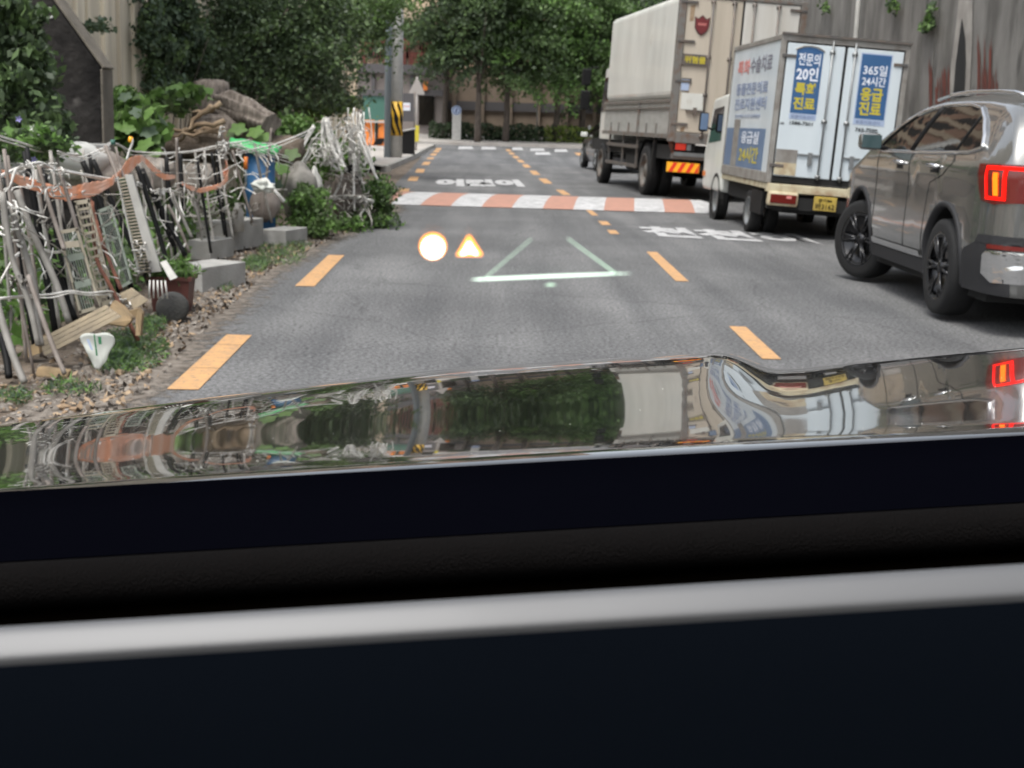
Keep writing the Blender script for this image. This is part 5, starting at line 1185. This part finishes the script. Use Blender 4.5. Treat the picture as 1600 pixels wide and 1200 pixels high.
for p_, Y in (([(144, 315), (150, 400), (172, 446), (216, 532)], 7.6), ([(160, 380), (176, 420), (189, 452)], 8.2), ([(140, 310), (150, 345), (163, 390)], 8)): seg3(p_, Y, .013, 'rust', 'rusty_bar', dY=-.4)
more = [([(276, 215), (277, 260), (279, 310)], 11.4), ([(345, 205), (350, 240), (345, 270)], 12.5), ([(424, 200), (418, 260), (410, 345)], 13.6), ([(398, 225), (408, 280), (425, 348)], 13.2), ([(363, 235), (375, 280), (395, 348)], 12.6), ([(330, 268), (316, 300), (303, 330)], 11.8), ([(300, 300), (310, 340), (316, 360)], 11.2), ([(262, 320), (278, 350), (296, 395)], 10.2), ([(268, 300), (285, 340), (300, 372)], 10.4), ([(410, 260), (418, 300), (424, 348)], 13.9), ([(352, 300), (356, 330), (360, 355)], 12.8)]
for i in range(30):
    x = random.uniform(-5, 345); tt = max(0, x)/345; yt = 236+random.uniform(-8, 45)*(1-tt*.6); lx = random.uniform(25, 60)*(1-.6*tt); yb = 590-190*tt**.75+random.uniform(-40, 0); Y_ = 6.5+5.6*tt+random.uniform(.1, .5)
    if i % 3 == 0: seg3([(x, yt), (x+lx*.5, (yt+yb)/2), (x+lx, yb)], Y_, .014, 'black', 'black_pole', dY=-.1)
    else: seg3([(x, yt), (x+lx*.5+random.uniform(-3, 3), (yt+yb)/2), (x+lx, yb)], Y_, random.uniform(.007, .012), random.choice(('pipe', 'pipe2', 'greyw')), 'stake', dY=-.1)
for p_, Y in more: seg3(p_, Y, .014, random.choice(('pipe', 'pipe2', 'pipe')), 'stake')
ropes = [([(-10, 210), (30, 222), (62, 232), (90, 235), (110, 241), (140, 240), (160, 229), (175, 223), (190, 228), (206, 236), (250, 239), (300, 236), (345, 226), (390, 219)], (7.2, 13), .010), ([(90, 236), (120, 246), (142, 240), (172, 226)], (7.6, 9), .007),
         ([(0, 275), (30, 262), (62, 254), (80, 262), (120, 270), (150, 276), (182, 281)], (6.9, 8.4), .012), ([(390, 220), (420, 235), (450, 245)], (13, 14), .009), ([(350, 222), (390, 233), (425, 245), (458, 256)], (12.6, 14.2), .009), ([(370, 238), (430, 225), (480, 205), (490, 196)], (12.8, 14.6), .010),
         ([(0, 466), (40, 462), (80, 460), (110, 455), (140, 458), (170, 455), (185, 460)], (6.4, 7.4), .008), ([(20, 350), (60, 385), (95, 392), (120, 365)], (6.8, 7.4), .007), ([(30, 350), (70, 375), (100, 398), (150, 470)], (6.8, 7.2), .005), ([(90, 366), (106, 360), (112, 340)], 7.3, .006), ([(0, 440), (20, 405), (30, 395)], (6.4, 6.6), .008),
         ([(120, 356), (140, 368), (160, 366), (180, 372)], (7.4, 8.4), .008), ([(215, 285), (228, 292), (245, 300), (262, 296), (280, 302)], (9.6, 11), .012), ([(250, 405), (270, 370), (282, 335), (280, 310)], (10, 11), .010), ([(256, 412), (275, 400), (290, 380)], 10.2, .008),
         ([(128, 300), (150, 290), (175, 284)], (7.8, 8.6), .007), ([(180, 272), (210, 270), (265, 270), (320, 272)], (8.8, 11.5), .005), ([(200, 405), (210, 415), (225, 405)], 8.8, .008), ([(0, 300), (15, 290), (25, 262), (18, 280)], 6.8, .008), ([(42, 250), (52, 262), (50, 290), (42, 288)], 7, .007)]
for p_, Y, r in ropes:
    seg3(p_, Y, r*.72, 'rope' if r > .0065 else 'ropeg', 'rope', jit=.02, n=6)
    if r > .0065: seg3([(x+random.uniform(-2, 2), y+random.uniform(1.5, 6)) for x, y in p_], Y, r*.5, 'rope', 'rope', jit=.04, n=5)
# knots of cord
def tangle(par, cx, cy, rx, ry, Y, n_, r, mt, name='cord_tangle', dep=.15, up_b=0):
    mb = MB()
    for _ in range(n_):
        x, y = cx+random.uniform(-rx, rx), cy+random.uniform(-ry, ry); a = random.uniform(0, 6.28); pts = []
        for k2 in range(random.randint(3, 6)):
            pts.append(P(x, y, Y+random.uniform(-dep, dep))-par.location); a += random.uniform(-1, 1); st_ = random.uniform(.2, .6)*min(rx, ry)+1.5; x += math.cos(a)*st_; y += math.sin(a)*st_
            x = max(cx-rx*1.2, min(cx+rx*1.2, x)); y = max(cy-ry*1.2, min(cy+ry*1.2, y))
        q = []
        for i in range(len(pts)-1):
            a_, b_, c_, d_ = pts[max(0, i-1)], pts[i], pts[i+1], pts[min(len(pts)-1, i+2)]
            for k2 in range(3):
                t = k2/3; q.append(.5*((2*b_)+(c_-a_)*t+(2*a_-5*b_+4*c_-d_)*t*t+(3*b_-a_-3*c_+d_)*t**3))
        q.append(pts[-1]); mb.tube(q, r, 4, cap=False)
    return mb.build(name, mt, par, True)
for a in [(40, 400, 40, 90, 7.0, 16, .0035, 'rope'), (120, 400, 60, 80, 7.6, 14, .003, 'ropeg'), (240, 330, 40, 60, 9.8, 16, .004, 'rope'), (330, 290, 60, 40, 12, 22, .005, 'rope'), (400, 260, 40, 30, 13.4, 14, .006, 'rope'), (300, 255, 40, 20, 11.6, 10, .005, 'rope'), (18, 350, 14, 30, 6.7, 16, .006, 'rope'), (30, 440, 12, 8, 6.5, 12, .006, 'ropeg'), (70, 345, 10, 8, 7.2, 8, .005, 'ropeg'), (245, 305, 10, 8, 9.9, 10, .007, 'rope'), (265, 380, 14, 16, 10, 10, .007, 'ropeg'), (85, 290, 22, 14, 7.3, 14, .005, 'rope'), (60, 270, 40, 12, 7.1, 14, .005, 'rope'), (325, 330, 20, 30, 12, 18, .008, 'ropeg'), (290, 320, 16, 26, 11, 14, .007, 'ropeg'), (348, 225, 8, 22, 12.4, 16, .009, 'rope'), (190, 470, 16, 8, 7.4, 12, .006, 'rope'), (222, 425, 10, 16, 8.6, 12, .008, 'ropeg'), (150, 405, 30, 50, 7.5, 8, .004, 'rope'), (215, 405, 10, 24, 8.4, 8, .006, 'rope'), (370, 335, 30, 14, 12.6, 14, .008, 'ropeg')]:
    tangle(FE, *a)
# orange tape (ribbon)
def ribbon(pts, Y, w0_, name, label, mt='tape'):
    p = [P(x, y, Y[0]+(Y[1]-Y[0])*i/(len(pts)-1)) for i, (x, y, w) in enumerate(pts)]; o = p[0]; up_l = []; rows = []
    q = []
    for i in range(len(pts)-1):
        for k2 in range(5):
            t = k2/5; q.append((p[i].lerp(p[i+1], t), pts[i][2]+(pts[i+1][2]-pts[i][2])*t))
    q.append((p[-1], pts[-1][2]))
    for i, (c_, w) in enumerate(q):
        k3 = (c_.y)/2100; h_ = w*k3; tw_ = .35*math.sin(i*.5)+.2; d = V((.0, math.sin(tw_), math.cos(tw_)))
        rows.append([c_-o+d*h_*(j/6-.5)*(1+.10*noise.noise(V((i*.5, 0, 3))))+V((0, -.020*noise.noise(V((i*.6, j*1.3, 0)))-.010*(j % 2), .006*noise.noise(V((i*.9, j*.2, 5))))) for j in range(7)])
    mb = MB(); mb.grid(rows); ob = mb.build(name, mt, None, False, origin=o, label=label, cat='tape')
    so = ob.modifiers.new('s', 'SOLIDIFY'); so.thickness = .002
ribbon([(-8, 266, 10), (12, 273, 12), (30, 282, 16), (60, 291, 18), (85, 300, 20), (106, 303, 22), (125, 299, 24), (142, 296, 22), (160, 291, 20), (176, 283, 12), (180, 276, 8)], (6.9, 8.4), 1, 'orange_tape', 'wide sagging orange plastic tape at the left end of the fence')
ribbon([(183, 278, 14), (192, 268, 20), (203, 258, 22), (214, 250, 16), (222, 247, 9), (232, 256, 10), (245, 269, 11), (258, 277, 9), (274, 276, 6)], (8.6, 11), 1, 'orange_tape', 'bunched orange tape looped above the louvred panel')
ribbon([(284, 286, 5), (296, 293, 7), (312, 298, 7), (330, 294, 8), (346, 289, 7), (356, 276, 12), (357, 266, 8)], (11, 12.5), 1, 'orange_tape', 'thin orange tape hanging from the middle of the fence')
ribbon([(340, 262, 8), (350, 272, 12), (356, 262, 12), (352, 250, 6)], (12.4, 12.6), 1, 'orange_tape', 'small orange rag knotted round the middle post')
# louvred panel
def quadpanel(c4, Y, root_label, builder, name, cat, dY=0):
    a, b_, c_, d_ = [P(x, y, Y+(dY if i > 1 else 0)) for i, (x, y) in enumerate(c4)]   # top-left, top-right, bottom-right, bottom-left
    o = a; root = empty(name, o, label=root_label, cat=cat); f_ = lambda u, v: (a.lerp(b_, u)).lerp(d_.lerp(c_, u), v)-o; builder(root, f_); return root
def louv(root, f):
    mb = MB(); th = V((0, .03, 0))
    mb.prism([f(.55, 0), f(1, .02), f(1, 1), f(.55, 1)], th); mb.prism([f(-.02, 0), f(.08, 0), f(.08, 1), f(-.02, 1)], th); mb.build('side_board', 'white_pl', root)
    mb = MB()
    for i in range(30):
        v = .02+i*.033; mb.prism([f(.06, v), f(.56, v+.004), f(.56, v+.017), f(.06, v+.013)], V((0, .02, 0)))
    mb.build('slat', 'slat', root, kind='stuff')
    MB().prism([f(.08, .02), f(.55, .02), f(.55, .98), f(.08, .98)], V((0, .004, 0))).build('back_board', 'leafg', root).location = (0, .035, 0)
quadpanel([(182, 276), (205, 270), (252, 424), (216, 428)], 8.5, 'tall pale louvred panel leaning in the fence above the maroon planter', louv, 'louvred_panel', 'panel')
MB().prism([P(250, 410, 8.5), P(258, 407, 8.5), P(276, 434, 8.3), P(266, 438, 8.3)], (0, .03, 0)).build('white_board', 'white_pl', None, label='short white board lying against the planter behind the corner block', cat='board')
def lattice(nx, ny, mtf, mtw, w_=.05, fill=None):
    def fn(root, f):
        mb = MB(); th = V((0, .018, 0)); e = .07
        mb.prism([f(0, 0), f(e*1.6, 0), f(e*1.6, 1), f(0, 1)], th); mb.prism([f(1-e*1.6, 0), f(1, 0), f(1, 1), f(1-e*1.6, 1)], th); mb.prism([f(0, -.01), f(1, -.01), f(1, .03), f(0, .03)], th*1.2); mb.prism([f(0, .97), f(1, .97), f(1, 1.01), f(0, 1.01)], th*1.2)
        mb.build('frame', mtf, root); mb = MB()
        for i in range(1, nx): u = i/nx; mb.prism([f(u-.012, .03), f(u+.012, .03), f(u+.012, .97), f(u-.012, .97)], V((0, .006, 0)))
        for i in range(1, ny): v = i/ny; hh = w_/ny; mb.prism([f(.05, v-hh), f(.95, v-hh), f(.95, v+hh), f(.05, v+hh)], V((0, .012, 0)))
        mb.build('grille', mtw, root)
    return fn
quadpanel([(91, 362), (121, 357), (158, 480), (124, 490)], 7.15, 'beige framed wire grille with green backing, left of the brown lattice', lattice(9, 3, 'slat', 'wire', .12), 'wire_grille', 'grille')
MB().prism([P(96, 378, 7.1), P(122, 376, 7.1), P(125, 386, 7.1), P(98, 388, 7.1)], (0, .01, 0)).build('name_plate', 'slat', None, label='blank cream plate fixed on the beige wire grille', cat='plate')
quadpanel([(116, 316), (139, 312), (178, 470), (158, 478)], 7.45, 'narrow cream plastic lattice strip behind the rusty bar', lattice(4, 13, 'slat', 'slat', .16), 'lattice_strip', 'lattice')
quadpanel([(152, 330), (174, 321), (206, 440), (186, 452)], 8.1, 'greyish green wire grille behind the rusty bars', lattice(8, 5, 'wire', 'wire', .06), 'wire_grille', 'grille')
quadpanel([(60, 420), (84, 420), (100, 470), (80, 480)], 7.9, 'small wire grille low in the fence near its left end', lattice(6, 4, 'wire', 'wire', .06), 'wire_grille', 'grille')
# planks
def planks(c4, Y, n_, label, dY=0, mt='wood'):
    def fn(root, f):
        for i in range(n_):
            v0, v1 = i/n_+.01, (i+1)/n_-.01; MB().prism([f(0, v0), f(1, v0), f(1, v1), f(0, v1)], V((0, .03, .0))).build('board', mt, root, bevel=.004)
    return quadpanel(c4, Y, label, fn, 'plank_bundle', 'planks', dY)
planks([(60, 530), (164, 477), (189, 496), (70, 556)], 6.75, 4, 'weathered striped planks leaning low on the fence above the white sack', dY=-.1)
planks([(181, 461), (204, 450), (231, 470), (210, 484)], 7.4, 2, 'short pair of planks beside the round dark stone', dY=-.1)
MB().prism([P(200, 486, 7.0), P(216, 482, 7.0), P(222, 490, 7.0), P(219, 525, 6.95), P(212, 524, 6.95), P(212, 496, 7)], (0, .05, 0)).build('bent_board', 'woody', None, label='bent ochre board behind the foot of the rusty bar', cat='board')
MB().prism([P(175, 470, 7.1), P(192, 482, 7.1), P(206, 500, 7.0), P(196, 512, 7.0), P(168, 508, 7.0), P(158, 512, 7)], (0, .08, 0)).build('broken_box', 'woody', None, bevel=.01, label='broken ochre wooden box under the striped planks', cat='box')
MB().prism([P(36, 545, 6.9), P(60, 535, 6.9), P(62, 552, 6.85), P(38, 560, 6.85)], (0, .05, 0)).build('ochre_board', 'woody', None, label='ochre board end at the fence foot near the left edge', cat='board')
p = G(80, 590); MB().prism([(-.09, 0, 0), (.09, -.03, 0), (.10, -.01, .04), (-.08, .02, .05)], (0, .06, 0)).build('wood_block', 'woody', None, origin=p, bevel=.01, label='pale wooden block lying on the soil by the slim stake', cat='wood')
# sack
def uvs(u, v):  # drape
    return (122+58*u+(-6)*v*u, 525+50*v*(1-.55*abs(u-.55)/.55))
sr = MB(); rows = []
outline = [[(122, 525), (136, 519), (150, 523), (163, 518), (178, 523)], [(129, 537), (141, 539), (152, 533), (167, 539), (182, 536)], [(136, 551), (146, 547), (155, 551), (165, 546), (170, 549)], [(143, 563), (150, 560), (156, 565), (163, 561), (168, 560)], [(149, 578), (152, 575), (155, 579), (158, 572), (165, 566)]]
for r_ in outline: rows.append([P(x, y, 6.45+.008*math.sin(x*.45)+.006*math.sin(y*.3+x*.2))-P(150, 545, 6.45) for x, y in r_])
sk_ = sr.grid(rows).build('sack', 'sack', None, True, origin=P(150, 545, 6.45), label='white printed sack with green marks hanging below the striped planks', cat='sack')
ss = sk_.modifiers.new('s', 'SUBSURF'); ss.levels = ss.render_levels = 2; so = sk_.modifiers.new('t', 'SOLIDIFY'); so.thickness = .004
for q4, m_ in (([(153, 526), (158, 526), (159, 538), (154, 538)], 'greenl'), ([(146, 522), (148, 522), (153, 556), (150, 556)], 'greenl'), ([(135, 530), (139, 530), (146, 548), (142, 546)], 'blue3')):
    MB().poly([P(x, y, 6.38)-P(150, 545, 6.45) for x, y in q4]).build('printed_mark', m_, sk_)
# pot, stone
p = P(270, 468, 8.7); p.z = 0
pt2 = empty('planter', (p.x, p.y, 0), label='maroon rectangular planter with grass growing in it', cat='planter')
w1, h1 = .30, .23
a4 = [(-.14, -.10), (.14, -.10), (.14, .10), (-.14, .10)]; mb = MB()
mb.add([V((x*.85, y*.85, 0)) for x, y in a4]+[V((x, y, h1)) for x, y in a4]+[V((x*1.12, y*1.12, h1)) for x, y in a4]+[V((x*1.12, y*1.12, h1+.025)) for x, y in a4]+[V((x*.95, y*.95, h1+.025)) for x, y in a4]+[V((x*.95, y*.95, h1-.03)) for x, y in a4],
       [(3, 2, 1, 0)]+[(k*4+i, k*4+(i+1) % 4, (k+1)*4+(i+1) % 4, (k+1)*4+i) for k in range(5) for i in range(4)]+[(20, 21, 22, 23)])
mb.build('pot', 'pot', pt2)
lp = RNG.normal(size=(700, 3))*np.array([.08, .06, .035])+np.array([-.02, 0, h1+.06]); leaves('pot_grass', lp, .08, ['leafl', 'leafm'], pt2, wid=.12)
p = G(270, 504); mb = MB(); mb.lathe([(.001, -.05), (.085, -.05), (.105, -.035), (.11, 0), (.105, .035), (.085, .05), (.001, .05)], (0, 0, .10), 'y', 28); mb.build('round_weight', 'stone', None, True, origin=p, label='dark round stone disc on its edge below the planter', cat='stone')
p = P(247, 452, 8.1); bk = MB()
for i in range(5): bk.tube([(-.06+i*.03, 0, -.06), (-.05+i*.025, -.01, .06)], .006, 5)
bk.build('wire_rack', 'rope', None, True, origin=p, label='small white wire rack beside the planter', cat='rack')
# concrete blocks : origin at foot, sized from the layout
def blockbox(x0, x1, y0, y1, z0, z1, rot, label, notch=False):
    c = V(((x0+x1)/2, (y0+y1)/2, z0)); mb = MB(); hx, hy = (x1-x0)/2, (y1-y0)/2
    mb.box(-hx, hx, -hy, hy, 0, z1-z0); o = mb.build('concrete_block', 'block', None, origin=c, bevel=.008, label=label, cat='concrete block', group='grey concrete kerb blocks'); o.rotation_euler = (0, 0, rot); return o
c1 = G(332, 458)
blockbox(c1.x-.27, c1.x+.06, c1.y+.02, c1.y+.62, 0, .20, -.42, 'nearest grey concrete block, lying in front of the planter')
c1 = G(338, 408); blockbox(c1.x-.22, c1.x+.02, c1.y+.02, c1.y+.5, 0, .19, -.3, 'low grey block, second from the viewer, beside the taller ones')
c1 = G(352, 402); blockbox(c1.x-.28, c1.x+.04, c1.y+.45, c1.y+1.35, 0, .30, -.28, 'taller grey block in the middle of the row')
c1 = G(385, 384); blockbox(c1.x-.26, c1.x+.04, c1.y+.3, c1.y+1.1, 0, .24, -.28, 'long grey block just beyond the tallest one')
c1 = G(419, 383); blockbox(c1.x+.0, c1.x+.29, c1.y-.05, c1.y+.5, 0, .17, -.3, 'farthest grey block beside the round bush')
# barrel
p = P(407, 290, 14.0); p.z = 0; topz_ = P(405, 230, 14.0).z; ba = empty('barrel', (p.x, p.y, 0), label='blue plastic barrel under a bright green cover inside the plot', cat='barrel')
hb_ = topz_; MB().lathe([(.001, 0), (.15, 0), (.165, .05), (.165, hb_*.5), (.175, hb_*.52), (.165, hb_*.55), (.16, hb_), (.001, hb_)], (0, 0, 0), 'z', 28).build('drum', 'bluep', ba, True)
lid = MB(); rows = []
for i in range(8):
    rows.append([V((-.31+.075*i, -.20+.06*j, hb_+.055-(.07 if j in (0,) else 0)+.02*math.sin(i*1.3+j)-.012*i)) for j in range(7)])
lb = lid.grid(rows).build('green_cover', 'greenp', ba, True); so = lb.modifiers.new('s', 'SOLIDIFY'); so.thickness = .03
# tool handle, bottles
h0, h1_ = P(384, 245, 13.4), P(384, 292, 13.4); t_ = empty('hand_tool', h1_, label='garden tool with an orange handle standing before the blue barrel', cat='tool')
MB().tube([h0-h1_, (h0-h1_)*.6], .022, 8).build('handle', 'orange', t_, True); MB().tube([(h0-h1_)*.62, (0, 0, 0)], .014, 8).build('shaft', 'poleg', t_, True)
p = P(372, 340, 12.7); MB().lathe([(.001, -.14), (.06, -.14), (.065, .05), (.03, .12), (.03, .15), (.001, .15)], (0, 0, 0), 'z', 16).build('bottle', 'white_pl', None, True, origin=p, label='cloudy plastic bottle standing above the middle blocks', cat='bottle')
for (x0, y0, x1, y1, Y, cl, lab) in ((176, 218, 177, 226, 8.8, 'green_door', 'small green bottle cap on the post above the rope'), (205, 214, 203, 222, 9.1, 'chevy', 'small yellow cap on a hooked wire above the rope')):
    MB().tube([P(x0, y0, Y)-fo, P(x1, y1, Y)-fo], .016, 10).build('cap', cl, FE, True, label=lab)
seg3([(207, 217), (206, 226), (202, 236), (198, 250)], 9.1, .009, 'rope', 'wire_hook')
# bags of soil
for (pts, Y, lab, mt_) in (([(455, 258), (480, 262), (500, 300), (485, 345), (440, 350), (446, 300)], 14.6, 'grey tied bag leaning before the bright weeds', 'pipe'), ([(478, 262), (500, 275), (505, 330), (482, 335)], 14.9, 'pale grey sack beside the tied bag', 'white_pl'), ([(395, 300), (430, 290), (440, 340), (392, 345)], 13.8, 'dark brown board behind the thin stakes', 'pipe2'), ([(520, 280), (545, 270), (562, 300), (565, 340), (515, 345)], 16.0, 'brown sack half buried in the white tangle', 'pipe2')):
    c_ = P(sum(x for x, y in pts)/len(pts), sum(y for x, y in pts)/len(pts), Y); mb = MB(); n_ = 14
    xs_ = [x for x, y in pts]; ys_ = [y for x, y in pts]; hx = (max(xs_)-min(xs_))/2*Y*K/2100; hz_ = (max(ys_)-min(ys_))/2*Y*K/2100
    blob(mb, (0, 0, 0), 1, hash(lab) % 17, 12, .12, (hx, .12, hz_)); mb.build('bag' if 'board' not in lab else 'board', mt_, None, True, origin=c_, label=lab, cat='bag' if 'board' not in lab else 'board')
# rolled cloth on fence
mb = MB(); seg = [P(398, 285, 13), P(415, 280, 13), P(430, 300, 13), P(444, 315, 13)]; MB().tube([s-seg[0] for s in seg], .022, 8).build('rag_roll', 'rope', None, True, origin=seg[0], label='twisted pale rag tied between the thin stakes', cat='rag')
blob_ = MB(); blob(blob_, (0, 0, 0), .065, 8, 14, .5, (1.6, .8, .8)); blob_.build('crumpled_sheet', 'sack', None, True, origin=P(408, 292, 12.9), label='crumpled bluish white plastic sheet near the blue barrel', cat='sheet')
# ================================================================== WHITE TANGLE at the far end of the fence
TG = empty('rope_tangle', P(540, 350, 15.5).xy.to_3d(), label='bleached tangle of white cords and dead vines at the far end of the fence', cat='rope tangle')
def T(pts, Y, r, mt='rope', name='cord'): return seg3(pts, Y, r, mt, name, par=TG, jit=.05, n=6)
for k2 in range(15):
    x = random.gauss(508, 4); T([(x, 183+random.uniform(0, 6)), (x+random.uniform(-6, 10), 210), (x+random.uniform(-8, 26), 240), (x+random.uniform(-6, 34), 262+random.uniform(-8, 8))], 15.5, random.uniform(.006, .013))
for k2 in range(18):
    x = random.gauss(556, 8); T([(x, 165+random.uniform(0, 40)), (x+random.uniform(-3, 5), 210), (x+random.uniform(-6, 8), 245), (x+random.uniform(-10, 14), 270+random.uniform(-10, 30))], 16, random.uniform(.006, .014))
for p_ in ([(490, 195), (478, 215), (465, 240), (459, 253)], [(492, 198), (482, 215), (468, 240), (462, 253)], [(470, 256), (480, 240), (485, 225), (492, 216), (500, 218)], [(474, 256), (484, 243), (489, 228), (496, 220)], [(505, 190), (522, 215), (532, 238), (538, 250)], [(560, 210), (572, 240), (582, 265), (590, 280)], [(563, 205), (575, 235), (586, 272)], [(500, 315), (520, 308), (550, 306), (584, 314)], [(502, 318), (520, 312), (550, 309), (584, 316)], [(512, 335), (520, 310), (530, 290), (535, 270)], [(560, 340), (570, 325), (572, 315)], [(553, 240), (553, 300), (554, 330)]):
    T(p_, 15.7, .015)
for a in [(525, 225, 26, 28, 15.7, 30, .007, 'rope'), (556, 235, 18, 42, 16, 40, .007, 'rope'), (540, 330, 34, 20, 15.6, 34, .008, 'greyw'), (520, 300, 28, 28, 15.6, 14, .008, 'greyw'), (508, 240, 20, 12, 15.4, 14, .008, 'rope'), (560, 290, 14, 36, 16, 20, .008, 'greyw')]: tangle(TG, *a, dep=.3)
stumpmesh([P(545, 258, 16)-TG.location, P(552, 280, 16)-TG.location, P(560, 305, 16)-TG.location], [.05, .07, .06], 3).build('dark_stick', 'void', TG, True)
